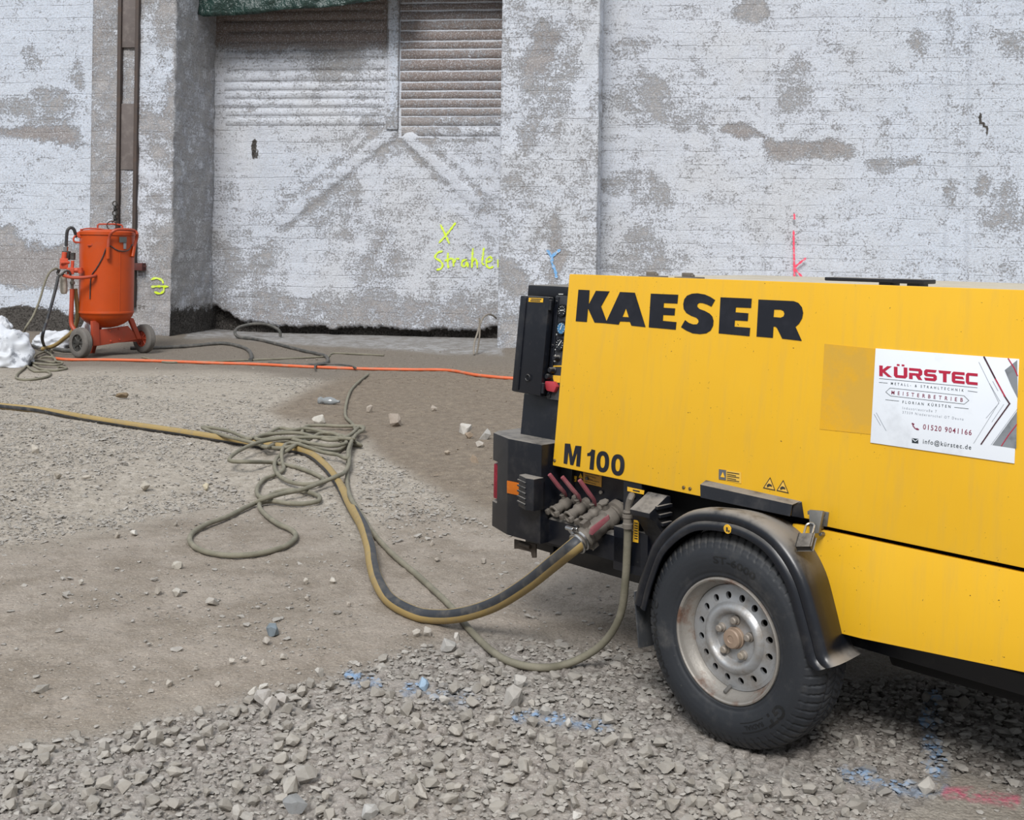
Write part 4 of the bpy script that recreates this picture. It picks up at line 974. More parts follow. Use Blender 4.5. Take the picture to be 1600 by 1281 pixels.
m.b.faces.new(A); m.b.faces.new(B[::-1])
for i in range(6): m.b.faces.new((A[i], B[i], B[(i + 1) % 6], A[(i + 1) % 6]))
m.prism([rp[0][0], rp[0][1], rp[0][2], V4(1103, 772, 0)], (-.004, 0, 0))
bmesh.ops.recalc_face_normals(m.b, faces=m.b.faces)
m.obj('door_grip_rail', M_PLA, UP)
m = MB(); m.prism([V4(1251, 783.5, .001), V4(1238, 789, .03), V4(1236, 806, .03), V4(1255, 809, .001)], (-.004, 0, 0), 0); m.prism([V4(1248, 784, .001), V4(1253, 785, .001), V4(1256, 810, .001), V4(1248, 808, .001)], PNL * .003, .001); m.obj('rail_end_plate', M_PLA, UP)
m = MB()
m.prism([V4(1277, 797, .001), V4(1296, 800, .001), V4(1293, 823, .001), V4(1275, 820, .001)], PNL * .005, .002)
m.prism([V4(1267, 796, .032), V4(1289, 798, .032), V4(1282, 833, .046), V4(1268, 833, .046)], PNL * .012, .003)
m.prism([V4(1272, 797, .0), V4(1292, 799.5, 0), V4(1291, 806, 0), V4(1272, 803, 0)], PNL * .038, .002)
m.prism([V4(1288, 800, .0), V4(1291, 800.5, 0), V4(1287, 826, 0), V4(1284, 825.5, 0)], PNL * .04, .001)
p = V4(1287, 834, 0); m.cyl(p, p + PNL * .02, .006, 10)
m.obj('door_latch', simple('worn_zinc', '7D7B76', .45, .7, '8F8C86', .6, 20), UP)
# padlock hanging in the latch and lying on the mudguard
A_ = Vector(vpx(1267, 817, -.085)); B_ = Vector(vpx(1256.5, 856, -.004)); dz = (A_ - B_).normalized(); LK = (A_ - B_).length
xx = Vector((-1, 0, 0)); xx = (xx - dz * xx.dot(dz)).normalized(); yy = dz.cross(xx)
PL = empty('padlock', cw(A_), PI - TH); tag(PL, 'small padlock hanging from the metal latch above the wheel', 'padlock')
MP = Matrix((xx, yy, dz)).transposed().to_4x4()
hb = LK * .42; m = MB(); zb0 = -LK * .55
m.tube([MP @ Vector(p) for p in [(-.013, 0, zb0 - .01), (-.013, 0, -.014)] + [(-.013 * math.cos(t), 0, -.014 + .013 * math.sin(t)) for t in np.linspace(0.2, PI - .2, 9)] + [(.013, 0, -.014), (.013, 0, zb0 - .01)]], .0036, 8); m.obj('shackle', M_STEEL, PL)
m = MB(); m.box((-.022, -.010, -LK), (.022, .010, zb0), .004, MP); m.obj('lock_body', dusty('lock_black', '34312E', .5, all_=.25), PL)
# clear film patch and the company sign
m = MB(); patch(m, [(1288.5, 537), (1369, 545), (1365, 679), (1281, 670.5)], .0004, .0008); m.obj('film_patch', simple('film_yellow', 'DCA51C', .22, 0, 'C39C40', .7, 5, lo=.4, hi=.6), UP)
SG0 = .0012
m = MB(); m.prism([pp(-.389, .985, SG0), pp(-.816, .985, SG0), pp(-.812, 1.265, SG0), pp(-.385, 1.263, SG0)], PNL * .0022, .0006)
SIGN = m.obj('company_sign', simple('sign_white', 'E3E8EF', .35, 0, 'C9CDD3', .5, 8, lo=.5, hi=.7), UP)
m = MB(); k = .15; o4 = (1360, 540); k5 = .21875; o5 = (1250, 520); OFF = SG0 + .0026
def z4(L): return [[(o4[0] + x * k, o4[1] + y * k) for x, y in lp] for lp in L]
def z5(L): return [[(o5[0] + x * k5, o5[1] + y * k5) for x, y in lp] for lp in L]
def spoly(m, loops, off=OFF): fill(m, [[Vector(ppx(x, y, off)) for x, y in lp] for lp in loops], PNL * .0005)
def stroke(m, pts, w, off=OFF, cut=True):
    """block stroke of pixel width (wx, wy) along a polyline"""
    P = [np.array(p, float) for p in pts]
    for a, b in zip(P, P[1:]):
        d = b - a; L = np.hypot(*d); t = d / L; n = np.array([-t[1], t[0]]) * w / 2; e = t * w / 2 * (1 if cut else 0)
        spoly(m, [[tuple(a - e - n), tuple(b + e - n), tuple(b + e + n), tuple(a - e + n)]], off)
        off += .00003
M_SRED = simple('sign_red', 'B0223F', .4); M_SPUR = simple('sign_plum', '7C2440', .4); M_SDRK = simple('sign_ink', '2A3338', .4); M_SGRY = simple('sign_grey', '8A8F96', .4); M_SMET = simple('sign_metal', '85898E', .4, 0, '46494C', .8, 18)
# wordmark, block letters in a 7-letter box: x along the box (0..1), y up (0..1)
Lx = [(93, 225), (245, 385), (403, 541), (560, 692), (708, 842), (848, 982), (995, 1118)]
def wm(i, x, y):
    a, b = Lx[i]; X = a + (b - a) * x; top = 205 + (X - 93) * .083; bot = 316 + (X - 93) * .094; return (o4[0] + X * k, o4[1] + (bot + (top - bot) * y) * k)
GL = {0: [[(0, 0), (.27, 0), (.27, .38), (.68, 0), (1.0, 0), (.46, .5), (.98, 1), (.64, 1), (.27, .64), (.27, 1), (0, 1)]],
      1: [[(0, 1), (.27, 1), (.27, .25), (.73, .25), (.73, 1), (1, 1), (1, .18), (.86, 0), (.14, 0), (0, .18)], [(.22, 1.1), (.42, 1.1), (.42, 1.26), (.22, 1.26)], [(.58, 1.1), (.78, 1.1), (.78, 1.26), (.58, 1.26)]],
      2: [[(0, 1), (.86, 1), (1, .82), (1, .5), (.86, .34), (.80, .34), (1, 0), (.70, 0), (.50, .34), (.27, .34), (.27, .56), (.72, .56), (.72, .76), (0, .76)], [(0, 0), (.27, 0), (.27, .56), (0, .56)]],
      3: [[(1, 1), (.14, 1), (0, .84), (0, .52), (.14, .38), (.73, .38), (.73, .24), (0, .24), (.10, 0), (.86, 0), (1, .16), (1, .46), (.86, .62), (.27, .62), (.27, .76), (.90, .76)]],
      4: [[(0, 1), (1, 1), (.90, .76), (.64, .76), (.64, 0), (.36, 0), (.36, .76), (.08, .76)]],
      5: [[(1, 1), (.14, 1), (0, .84), (0, .16), (.14, 0), (1, 0), (1, .24), (.27, .24), (.27, .40), (.96, .40), (.86, .62), (.27, .62), (.27, .76), (1, .76)]],
      6: [[(1, 1), (.14, 1), (0, .84), (0, .16), (.14, 0), (1, 0), (1, .24), (.27, .24), (.27, .76), (1, .76)]]}
for i, lps in GL.items():
    for lp in lps: spoly(m, [[wm(i, x, y) for x, y in lp]])
m.obj('sign_wordmark', M_SRED, SIGN, 0)
m = MB(); text_px(m, 'METALL- & STRAHLTECHNIK', (1392, 600.8), (1505.8, 612), 3.9, .012, OFF); text_px(m, 'FLORIAN KÜRSTEN', (1410, 630), (1485.2, 637.4), 4.2, .012, OFF); m.obj('sign_text', M_SDRK, SIGN, 0); m = MB()
text_px(m, 'info@kürstec.de', (1442, 692.8), (1517.3, 702.4), 7.0, .010, OFF); m.obj('sign_mail_text', M_SDRK, SIGN, 0); m = MB()
for pts in z4([[(92, 341), (1115, 438)], [(90, 382), (178, 389)], [(1015, 470), (1115, 484)], [(157, 562), (298, 577)], [(875, 641), (1022, 657)]]): stroke(m, pts, .5, OFF, False)
for pts in z4([[(160, 482), (205, 440), (975, 521), (1026, 571), (978, 608), (210, 523), (160, 482)]]): stroke(m, pts, .45, OFF, False)
m.obj('sign_rule', M_SDRK, SIGN, 0); m = MB()
E5 = [[(800, 752), (845, 757), (845, 790), (800, 785)]]
spoly(m, z5(E5)); m.obj('sign_envelope', M_SDRK, SIGN, 0)
m = MB(); stroke(m, z5([[(803, 757), (823, 775), (843, 761)]])[0], .9, OFF + .0006, False); m.obj('sign_envelope_fold', simple('sign_fold', 'E3E8EF', .4), SIGN, 0)
m = MB(); text_px(m, 'MEISTERBETRIEB', (1392.7, 615.8), (1504.3, 627.8), 5.7, .016, OFF); m.obj('sign_banner_text', M_SPUR, SIGN, 0); m = MB(); text_px(m, '01520 9041166', (1442, 670.5), (1518, 680), 8.0, .012, OFF); m.obj('sign_phone_number', M_SPUR, SIGN, 0); m = MB()
for pts in z5([[(806, 648), (808, 664), (820, 680), (836, 691)]]): stroke(m, pts, 1.4, OFF)
for pts in z5([[(803, 648), (812, 652)], [(836, 684), (845, 690)]]): stroke(m, pts, 2.0, OFF)
m.obj('sign_phone_icon', M_SPUR, SIGN, 0)
m = MB(); text_px(m, 'Industriestraße 7', (1410, 639), (1463.3, 644.6), 4.0, 0, OFF); text_px(m, '37339 Niederorschel OT Deuna', (1410, 645.8), (1505.3, 656.8), 4.0, 0, OFF)
for pts in z4([[(1130, 170), (1340, 597), (1205, 755)], [(1275, 370), (1330, 470)], [(1390, 610), (1265, 795)], [(1240, 390), (1350, 580)]]): stroke(m, pts, .45, OFF, False)
for pts in z5([[(545, 570), (615, 698)], [(530, 580), (575, 660)], [(1365, 800), (1555, 540)], [(1240, 790), (1420, 500)]]): stroke(m, pts, .5, OFF, False)
m.obj('sign_fine_print', M_SGRY, SIGN, 0)
m = MB()
spoly(m, z4([[(1400, 255), (1530, 150), (1534, 545), (1470, 420)]])); spoly(m, z5([[(1375, 800), (1550, 560), (1545, 826)]])); m.obj('sign_metal_field', M_SMET, SIGN, 0)
m = MB(); stroke(m, z4([[(1185, 118), (1300, 340)]])[0], 2.2, OFF + .0006); stroke(m, z5([[(1498, 505), (1400, 640), (1295, 793)]])[0], 2.0, OFF + .0006); stroke(m, z4([[(1395, 520), (1450, 603), (1420, 645)]])[0], 2.0, OFF + .0006); m.objs('sign_chevron', simple('sign_brown', '43222A', .4), SIGN, 0)
m = MB(); stroke(m, z4([[(1305, 350), (1400, 525)]])[0], 2.0, OFF + .0007); stroke(m, z4([[(1437, 135), (1500, 235), (1532, 310)]])[0], 1.6, OFF + .0007); stroke(m, z5([[(1548, 655), (1490, 730), (1440, 806)]])[0], 1.4, OFF + .0007); m.objs('sign_red_chevron', M_SRED, SIGN, 0)
# ---- roof fittings
m = MB()
for x0, x1, y in ((1008, 1034, 427.5), (1064, 1091, 430.0)):
    a_ = cl(on_plane(x0, y, cw((0, -.45, 0)), CN)); b_ = cl(on_plane(x1, y + .8, cw((0, -.45, 0)), CN)); h = 1.444
    m.box((b_[0], -.49, h), (a_[0], -.41, h + .007), .002); m.cyl((b_[0] + .02, -.45, h + .010), (a_[0] - .02, -.45, h + .010), .007, 8); m.box((b_[0] + .03, -.46, h), (b_[0] + .07, -.44, h + .022), .003)
m.obj('roof_hinge', M_MET, AC)
m = MB(); a_ = cl(on_plane(1288, 435, cw((0, -.36, 0)), CN)); b_ = cl(on_plane(1398, 440, cw((0, -.36, 0)), CN)); c = cl(on_plane(1443, 442, cw((0, -.36, 0)), CN))
za = a_[2]; zc = c[2] + .004; m.box((b_[0], -.44, za - .007), (a_[0], -.36, za + .005), .004); m.box((c[0], -.44, zc - .008), (b_[0] + .01, -.36, zc + .006), .004); m.box((b_[0] + .02, -.43, 1.44), (b_[0] + .06, -.37, za), .002); m.box((c[0] + .02, -.43, 1.44), (c[0] + .06, -.37, zc), .002)
m.obj('exhaust_flap', M_PLA, AC)
# ---- tyre lettering
def arc_text(s, ang0, ang1, r0, h, bold=.02, nfun=None):
    V, T = text_tris(s, bold); x0, x1 = V[:, 0].min(), V[:, 0].max(); m = MB()
    def fn(x, y):
        a = math.radians(ang0 + (ang1 - ang0) * (x - x0) / (x1 - x0)); r = r0 + y / .7 * h
        n = float(np.interp(r, [.206, .215, .235, .252, .27, .288, .300], [.006, .012, .0175, .0195, .018, .012, .005])) + .0011
        return Vector((WC.x - r * math.sin(a), n, WC.z + r * math.cos(a)))
    text_map(m, s, fn, bold); bmesh.ops.recalc_face_normals(m.b, faces=m.b.faces); return m.obj('tyre_lettering', M_RUBL, WH, 0)
arc_text('ST-6000', -10, 27, .240, .022); arc_text('KARGOMAX C', 232, 283, .268, .020); arc_text('GT', 122, 141, .240, .036, .03); arc_text('RADIAL', 144, 161, .249, .014)
m = MB()
for r in (.240, .268):
    for a_, b_ in zip(range(142, 164, 2), range(144, 166, 2)):
        n = float(np.interp(r, [.235, .252, .27], [.0175, .0195, .018])) + .0008
        q_ = [Vector((WC.x - rr * math.sin(math.radians(t)), n, WC.z + rr * math.cos(math.radians(t)))) for rr, t in ((r, a_), (r, b_), (r + .003, b_), (r + .003, a_))]
        m.b.faces.new([m.b.verts.new(p) for p in q_])
bmesh.ops.recalc_face_normals(m.b, faces=m.b.faces); m.obj('tyre_lettering', M_RUBL, WH, 0)
# far wheel
fw = WH.copy(); COL.objects.link(fw); fw.location = (0, -1.63, 0); fw.rotation_euler = (0, 0, 0)
# ================================================================== hoses and cables
def hose_mats():
    a = simple('hose_black', '2B2E33', .5, 0, '6E675C', .55, 14, .2, 80, lo=.42, hi=.75)
    b = simple('hose_ochre', '97804F', .6, 0, '7F7460', .6, 16, .2, 80, lo=.45, hi=.75)
    return a, b
M_HB, M_HY = hose_mats()
M_HT = simple('hose_olive', '6F6B5B', .65, 0, '8A8474', .7, 12, .35, 140, lo=.35, hi=.7)
M_HO = simple('hose_orange', 'CC6238', .5, 0, 'A88A74', .5, 9, lo=.45, hi=.7)
M_HK = simple('hose_dark', '454542', .6, 0, '75706A', .7, 9, lo=.4, hi=.7)
def zpts(L, ox, oy, k): return [(ox + x * k, oy + y * k) for x, y in L]
HOSE_XY = []
def lay(name, pts, r, mat, label, cat='hose', n=10, step=.03, keep=True, parent=None, group=None):
    c = catmull(pts, step); m = MB(); m.tube(c, r, n); o = m.obj(name, mat, parent, 60)
    if keep: HOSE_XY.append((np.array(c)[::2, :3], r))
    if label: tag(o, label, cat, group)
    return o
# the thick striped hose
TKP = [(-260, 606), (-120, 620), (0, 634), (60, 640), (130, 652), (200, 663), (270, 673), (340, 684), (395, 693), (440, 698), (480, 707), (506, 726), (527, 752), (547, 788), (566, 820), (577, 852), (582, 882), (590, 908), (608, 936), (640, 955), (672, 963)]
TR_ = .029
tk = []
for x, y in TKP:
    lift = .034 * math.exp(-((x - 577) / 26) ** 2 - ((y - 845) / 55) ** 2); tk.append(gnd(x, y, TR_ * .92 + lift))
E_, EA = HOSE_THICK_END
y0, y1 = tk[-1][1], E_[1]
for x, y, t in ((718, 961, .17), (770, 945, .36), (820, 915, .58), (862, 882, .79)): tk.append(at_depth(x, y, y0 + (y1 - y0) * t))
tk += [E_ + EA * .012, E_ - EA * .02]
c = catmull(tk, .025); c = [np.asarray(p) for p in c]
V, Fc, mi, NK = [], [], [], 20; arc_ = 0; M_ = len(c)
tot = sum(np.linalg.norm(c[i + 1] - c[i]) for i in range(M_ - 1))
for i, p in enumerate(c):
    t = c[min(i + 1, M_ - 1)] - c[max(i - 1, 0)]; t = t / np.linalg.norm(t)
    vd = CAM - p; X_ = vd - t * (vd @ t); X_ = X_ / np.linalg.norm(X_); Y_ = np.cross(t, X_)
    px, py = project(p); tw = math.radians(-34 - 46 * float(1 - sstep(10, 140, px)) + 90 * float(sstep(735, 850, py)) + 5 * math.sin(arc_ * 1.3))
    for k in range(NK):
        a = 2 * PI * k / NK + tw; V.append(p + (X_ * math.cos(a) + Y_ * math.sin(a)) * TR_)
    if i: arc_ += np.linalg.norm(p - c[i - 1])
for i in range(M_ - 1):
    for k in range(NK):
        Fc.append((i * NK + k, i * NK + (k + 1) % NK, (i + 1) * NK + (k + 1) % NK, (i + 1) * NK + k))
        ang = (k + .5) / NK * 360; mi.append(1 if min(abs(((ang + 180) % 180) - 0), abs(((ang) % 180) - 180)) < 46 else 0)
HS = raw('air_hose', np.array(V), np.array(Fc), [M_HB, M_HY], None, True)
HS.data.polygons.foreach_set('material_index', np.array(mi, np.int32))
tag(HS, 'thick yellow and black striped air hose curving from the big valve across the gravel', 'hose')
HOSE_XY.append((np.array(c)[::2], TR_))
TKXY = np.array(c)[:, :2]; TKZ = np.array(c)[:, 2]
# the thin hose with its tangled heap
TNR = .0142; k6 = .2654; o6 = (240, 560)
th_air = [(981, 835), (979.5, 870), (977.5, 905), (969, 962), (940, 1007)]
gA = gnd(890, 1036, TNR); s0 = np.asarray(HOSE_THIN_START); tn = [s0 + np.array([0, 0, .02]), s0]
for (x, y), t in zip(th_air, (.06, .14, .24, .48, .78)): tn.append(at_depth(x, y, s0[1] + (gA[1] - s0[1]) * t))
tn.append(gA)
for x, y in ((844, 1043), (797, 1034), (766, 1015), (737, 987), (719, 965), (700, 943), (656, 902), (619, 871), (597, 849), (578, 826), (566, 806)): tn.append(gnd(x, y, TNR * .9))
seqs = [
 (.016, [(1165, 830), (1140, 745), (1142, 650), (1152, 520)]),
 (.080, [(1180, 477), (1100, 470), (1000, 465), (860, 465), (720, 475), (600, 500), (500, 545), (447, 588), (462, 605), (560, 608)]),
 (.018, [(700, 613), (820, 635), (900, 660), (960, 685), (1002, 714)]),
 (.035, [(960, 735), (880, 741), (800, 725), (740, 690), (712, 640), (722, 590), (765, 556), (820, 520), (866, 480), (876, 425), (905, 398), (1000, 394), (1100, 399), (1200, 398), (1238, 408)]),
 (.018, [(1190, 440), (1150, 490), (1110, 530), (1050, 548), (980, 530), (900, 500), (820, 482), (740, 492), (665, 522), (622, 502), (642, 468), (690, 432), (740, 410), (800, 416), (880, 422), (960, 436), (1040, 452), (1100, 482), (1150, 508), (1222, 514)]),
 (.05, [(1190, 495), (1100, 452), (1000, 432), (900, 412), (800, 426), (700, 446), (600, 464), (555, 472), (450, 430), (350, 409), (285, 405), (330, 425), (430, 458), (520, 480), (600, 500), (700, 526), (800, 520), (900, 485), (980, 442), (1060, 442), (1120, 480)]),
 (.07, [(1130, 500), (1050, 515), (960, 505), (880, 490), (790, 470), (700, 470), (640, 480), (600, 470), (650, 450), (760, 440), (860, 440), (960, 465), (1040, 480), (1120, 470), (1170, 440), (1210, 405), (1235, 420), (1190, 450), (1160, 500)]),
 (.06, [(1146, 540), (1138, 588), (1080, 566), (1000, 553), (920, 526), (835, 500), (783, 503), (755, 545)]),
 (.020, [(757, 610), (765, 650), (720, 684), (650, 712), (612, 760), (612, 800), (650, 822), (720, 788), (800, 775), (900, 785), (974, 812), (962, 842), (870, 856), (780, 851), (700, 840)]),
 (.018, [(632, 850), (625, 880), (670, 930), (740, 978), (805, 1006), (838, 1045), (800, 1092), (720, 1125), (600, 1152), (450, 1160), (320, 1142), (240, 1108), (212, 1062), (240, 1018), (320, 973), (430, 933), (540, 878), (600, 850)]),
 (.048, [(650, 826), (760, 795), (880, 770), (1000, 726), (1085, 690), (1122, 672)]),
 (.05, [(1150, 620), (1152, 545), (1172, 480), (1190, 430)]),
 (.018, [(1170, 385), (1130, 340), (1133, 270), (1160, 190), (1210, 135), (1265, 92)])]
for h, L in seqs:
    for x, y in zpts(L, o6[0], o6[1], k6):
        p = gnd(x, y, h); d = np.hypot(*(TKXY - p[:2]).T)
        if d.min() < .05: p = gnd(x, y, max(h, TKZ[d.argmin()] - float(gz(p[0], p[1])) + TR_ + TNR * .9))
        tn.append(p)
lay('air_hose', tn, TNR, M_HT, 'thin grey-green hose heaped in a tangle over the striped hose', n=8, step=.035)
# hoses along the foot of the wall
def gl(L, r, lift=0.0): return [gnd(x, y, r * .9 + lift) for x, y in L]
lay('orange_hose', gl([(86, 560), (110, 562), (160, 562), (212, 563), (262, 564.5), (330, 567), (400, 569), (480, 573), (560, 576), (640, 577.5), (700, 578.5), (745, 586), (800, 591), (860, 592), (930, 590)], .020), .020, M_HO, 'orange hose running straight along the floor behind the gravel', n=8)
lay('black_hose', gl([(204, 543), (240, 541), (300, 537), (345, 535), (374, 539), (389, 548), (393, 558), (391, 562)], .026), .026, M_HK, 'dark hose with a bent end leading away from under the blast pot', n=10)
lay('black_hose', [at_depth(x, y, Y) for x, y, Y in ((438, 526, 18.6), (436, 516, 18.6), (418, 507, 18.65), (395, 506, 18.7), (374, 511, 18.6), (367, 519, 18.4))] + gl([(374, 527), (400, 530), (430, 536), (470, 546), (505, 555), (512, 562), (506, 568), (470, 571), (420, 568)], .024, .0), .024, M_HK, 'dark hose looped below the recess and running to the orange hose', n=10)
lay('thin_hose', gl([(222, 558), (240, 562), (262, 566), (300, 565), (345, 564), (400, 562), (450, 560), (500, 557.5), (516, 556)], .013, .0), .013, M_HT, 'thin olive hose lying just behind the orange hose', n=7)
lay('thin_hose', gl([(600, 555), (560, 553), (524, 551.5), (514, 556), (512, 566)], .013, .0), .013, M_HT, 'thin olive hose bent double right of the looped dark hose', n=7)
lay('cable_tie_loop', gl([(492, 576), (494, 571), (512, 568.5), (545, 571), (556, 575)], .012, .03), .012, M_HK, 'short dark cable loop lying over the orange hose', 'cable', n=7)
# ================================================================== the blast pot
PHI = math.asin(.333); PO = np.array([-5.614, 15.976, 0.]); PZ0 = float(gz(PO[0], PO[1])); PO[2] = PZ0
BP = empty('blast_pot', PO, PHI)
tag(BP, 'orange blasting pot on two rubber wheels standing before the concrete pier', 'blasting pot')
KP = .2342 / 112.7
def bz(x, y, d=0.0): return Vector(((x - 702) * KP, -d, (990 - y) * KP))        # d: towards the camera
M_OR = simple('orange_paint', 'B84404', .42, 0, '9A4A2A', .45, 7, lo=.5, hi=.8)
M_OR2 = simple('orange_red_paint', 'A9442A', .5, 0, '8D5646', .5, 9, lo=.45, hi=.8)
M_OR3 = simple('valve_red', 'C24C30', .5, 0, '7C4A3C', .5, 20, lo=.45, hi=.75)
M_TY = simple('grey_rubber', '66625D', .8, 0, '857F78', .6, 10, .2, 60)
M_DKM = simple('dark_fitting', '3A3936', .55, .2, '77726B', .5, 20)
M_RAG = simple('rag', 'B5ADA0', .9, 0, '8A8378', .6, 20, .4, 40)
RT_ = .362
zt = lambda y: (990 - y) * KP
m = MB(); m.lathe([(0, zt(806)), (.07, zt(805)), (.16, zt(795)), (.25, zt(775)), (.315, zt(750)), (.35, zt(725)), (RT_, zt(707)), (RT_ + .006, zt(705)), (RT_ + .006, zt(695)), (RT_, zt(692)), (RT_, zt(188)), (0, zt(188))], (0, 0, 0), (0, 0, 1), 56)
TANK = m.obj('tank', M_OR, BP, 40)
m = MB(); m.lathe([(RT_ + .004, zt(190)), (RT_ + .014, zt(188)), (RT_ + .014, zt(168)), (RT_ + .004, zt(164)), (.30, zt(156)), (.16, zt(150)), (0, zt(148))], (0, 0, 0), (0, 0, 1), 56)
LID = m.obj('lid', M_OR, BP, 40)
m = MB(); m.tube([(-.13, .04, zt(152)), (-.128, .04, zt(122)), (-.11, .04, zt(116)), (.10, .04, zt(113)), (.18, .04, zt(118)), (.196, .04, zt(126)), (.196, .04, zt(152))], .012, 8); m.obj('lid_handle', M_OR2, LID)
m = MB(); m.torus((.055, -.06, zt(124)), (.1, 1, .12), .062, .007, 24, 6); m.obj('wire_ring', simple('rust_wire', '4B3A30', .7, .3), LID)
m = MB(); m.tube(catmull([bz(538, 170, .05), bz(548, 154, .14), bz(590, 147, .20), bz(650, 148, .24), bz(690, 155, .28), bz(725, 156, .30)], .02), .010, 7); m.obj('lid_lever', M_OR2, LID)
m = MB(); m.cyl(bz(540, 150, .08), bz(540, 205, .08), .018, 10); m.prism([bz(500, 178, .06), bz(552, 160, .06), bz(552, 205, .06), bz(522, 212, .06)], Vector((0, -.05, 0)), .006); m.tube(catmull([bz(508, 190, .1), bz(492, 215, .1), bz(500, 238, .1), bz(530, 240, .08)], .02), .013, 8); m.obj('lid_clamp', M_OR3, BP)
surf = lambda x: math.sqrt(max(RT_ ** 2 - ((x - 702) * KP) ** 2, .0))
m = MB(); hp = [(707, 330), (707, 270), (714, 205), (730, 170), (762, 153), (830, 152), (872, 158), (887, 175), (887, 205), (876, 255), (864, 320)]
m.tube(catmull([bz(x, y, surf(min(x, 868)) + .045 + (.05 if y < 200 else 0)) for x, y in hp], .03), .021, 10); HNDL = m.obj('push_handle', M_OR2, BP)
for x0, y0, x1, y1 in ((707, 268, 707, 345), (872, 262, 861, 330)):
    m = MB(); m.cyl(bz(x0, y0, surf(min(x0, 868)) + .04), bz(x1, y1, surf(min(x1, 868)) + .04), .027, 12); m.obj('handle_socket', M_OR, HNDL)
wp = [(857, 248), (846, 275), (825, 290), (795, 293), (760, 285), (735, 268), (712, 258), (694, 278), (678, 325), (655, 375), (632, 415), (612, 445), (603, 480), (601, 540), (600, 608)]
m = MB(); m.tube(catmull([bz(x, y, surf(x) + .012) for x, y in wp], .03), .0075, 6); m.obj('control_line', M_HB, BP)
m = MB(); a_ = bz(770, 200, surf(797) + .03); b_ = bz(825, 237, surf(797) + .03); X_ = Vector((1, (surf(770) - surf(825)) / (55 * KP), 0)).normalized()
cc = bz(798, 218, surf(798) + .012); m.prism([cc + X_ * sx * .058 + Vector((0, 0, sz * .038)) for sx, sz in ((-1, -1), (1, -1), (1, 1), (-1, 1))], X_.cross(Vector((0, 0, 1))) * .008, .003); m.obj('name_plate', simple('plate_grey', '6E6E6C', .5, .3, '8C8C88', .6, 40), TANK)
m = MB(); cc = bz(811, 258, surf(811) + .006); m.prism([cc + X_ * sx * .022 + Vector((0, 0, sz * .042)) for sx, sz in ((-1, -1), (1, -1), (1, 1), (-1, 1))], X_.cross(Vector((0, 0, 1))) * .004, .002); m.obj('inspection_sticker', simple('sticker_pale', '8E9094', .5), TANK)
m = MB(); cc = bz(597, 257, surf(597) + .0); m.box(cc + Vector((-.035, -.02, -.008)), cc + Vector((.032, .02, .004)), .002); m.box(cc + Vector((.018, -.02, 0)), cc + Vector((.030, .0, .028)), .002); m.obj('bracket', M_OR2, TANK)
m = MB(); m.tube([bz(783, 300, surf(783) + .002), bz(783, 690, surf(783) + .002)], .005, 6); m.obj('weld_seam', M_OR, TANK)
# axle, wheels, legs, front plate
ax = Vector((.81, .60, 0)).normalized(); RW = .205
cl_ = Vector(((548 - 702) * KP, -.33, RW)); cr_ = Vector(((950 - 702) * KP, .27, RW)); axv = (cr_ - cl_).normalized()
cl_.z = float(gz(PO[0], PO[1] - .33)) - PZ0 + RW; cr_.z = float(gz(PO[0], PO[1] + .27)) - PZ0 + RW
for c_w, rm, hubm in ((cl_, M_TY, M_DKM), (cr_, M_TY, M_OR2)):
    m = MB(); m.lathe([(.115, -.055), (.150, -.058), (.185, -.055), (.200, -.042), (RW, -.02), (RW - .004, -.012), (RW, -.004), (RW, .004), (RW - .004, .012), (RW, .02), (.200, .042), (.185, .055), (.150, .058), (.115, .055)], c_w, axv, 40)
    w = m.obj('wheel', rm, BP, 40)
    m = MB(); m.lathe([(.118, -.045), (.112, -.05), (.105, -.035), (.07, -.03), (.045, -.034), (.04, -.055), (.018, -.058), (0, -.058)], c_w, axv, 28); m.lathe([(.118, .045), (.112, .05), (.105, .035), (.07, .03), (.04, .055), (0, .055)], c_w, axv, 28)
    X_ = Vector((0, 0, 1)); Y_ = axv.cross(X_)
    for k in range(8):
        a = 2 * PI * k / 8; d = X_ * math.cos(a) + Y_ * math.sin(a); m.tube([c_w - axv * .036 + d * .042, c_w - axv * .036 + d * .104], .010, 6)
    m.obj('wheel_hub', hubm, w)
m = MB(); m.cyl(cl_, cr_ + axv * .02, .02, 12); m.obj('axle', M_OR2, BP)
def fr(t, z, off=0.0):           # point of the frame plane that runs along the axle
    nn = Vector((axv.y, -axv.x, 0)); p = cl_.lerp(cr_, t); return Vector((p.x, p.y, 0)) + nn * off + Vector((0, 0, z))
def tz(x, z, off):               # frame parameter whose picture column is x
    lo_, hi_ = -.5, 1.5
    for _ in range(40):
        mid_ = (lo_ + hi_) / 2
        if fr(mid_, z, off).x < (x - 702) * KP: lo_ = mid_
        else: hi_ = mid_
    return (lo_ + hi_) / 2
of = .05
quad = [fr(tz(x, 0, of), zt(y), of) for x, y in ((640, 812), (838, 795), (918, 890), (640, 918))]
nn = Vector((axv.y, -axv.x, 0))
m = MB(); m.prism(quad, nn * .012, .003); FPN = m.obj('front_plate', M_OR2, BP)
for x, y in ((725, 820), (783, 812), (732, 890), (788, 884)):
    m = MB(); p = fr(tz(x, 0, of + .012), zt(y), of + .012); m.cyl(p, p + nn * .012, .013, 8); m.obj('bolt', M_OR3, FPN)
def leg(x0, y0, x1, y1, w, o0, o1):
    m = MB(); a = fr(tz(x0, 0, o0), zt(y0), o0); b = fr(tz(x1, 0, o1), zt(y1), o1)
    m.prism([a - axv * w / 2, a + axv * w / 2, b + axv * w / 2, b - axv * w / 2], nn * .05, .006); return m.obj('leg', M_OR2, BP)
leg(624, 752, 632, 914, .105, .02, .03); leg(848, 745, 905, 888, .075, .02, .03)
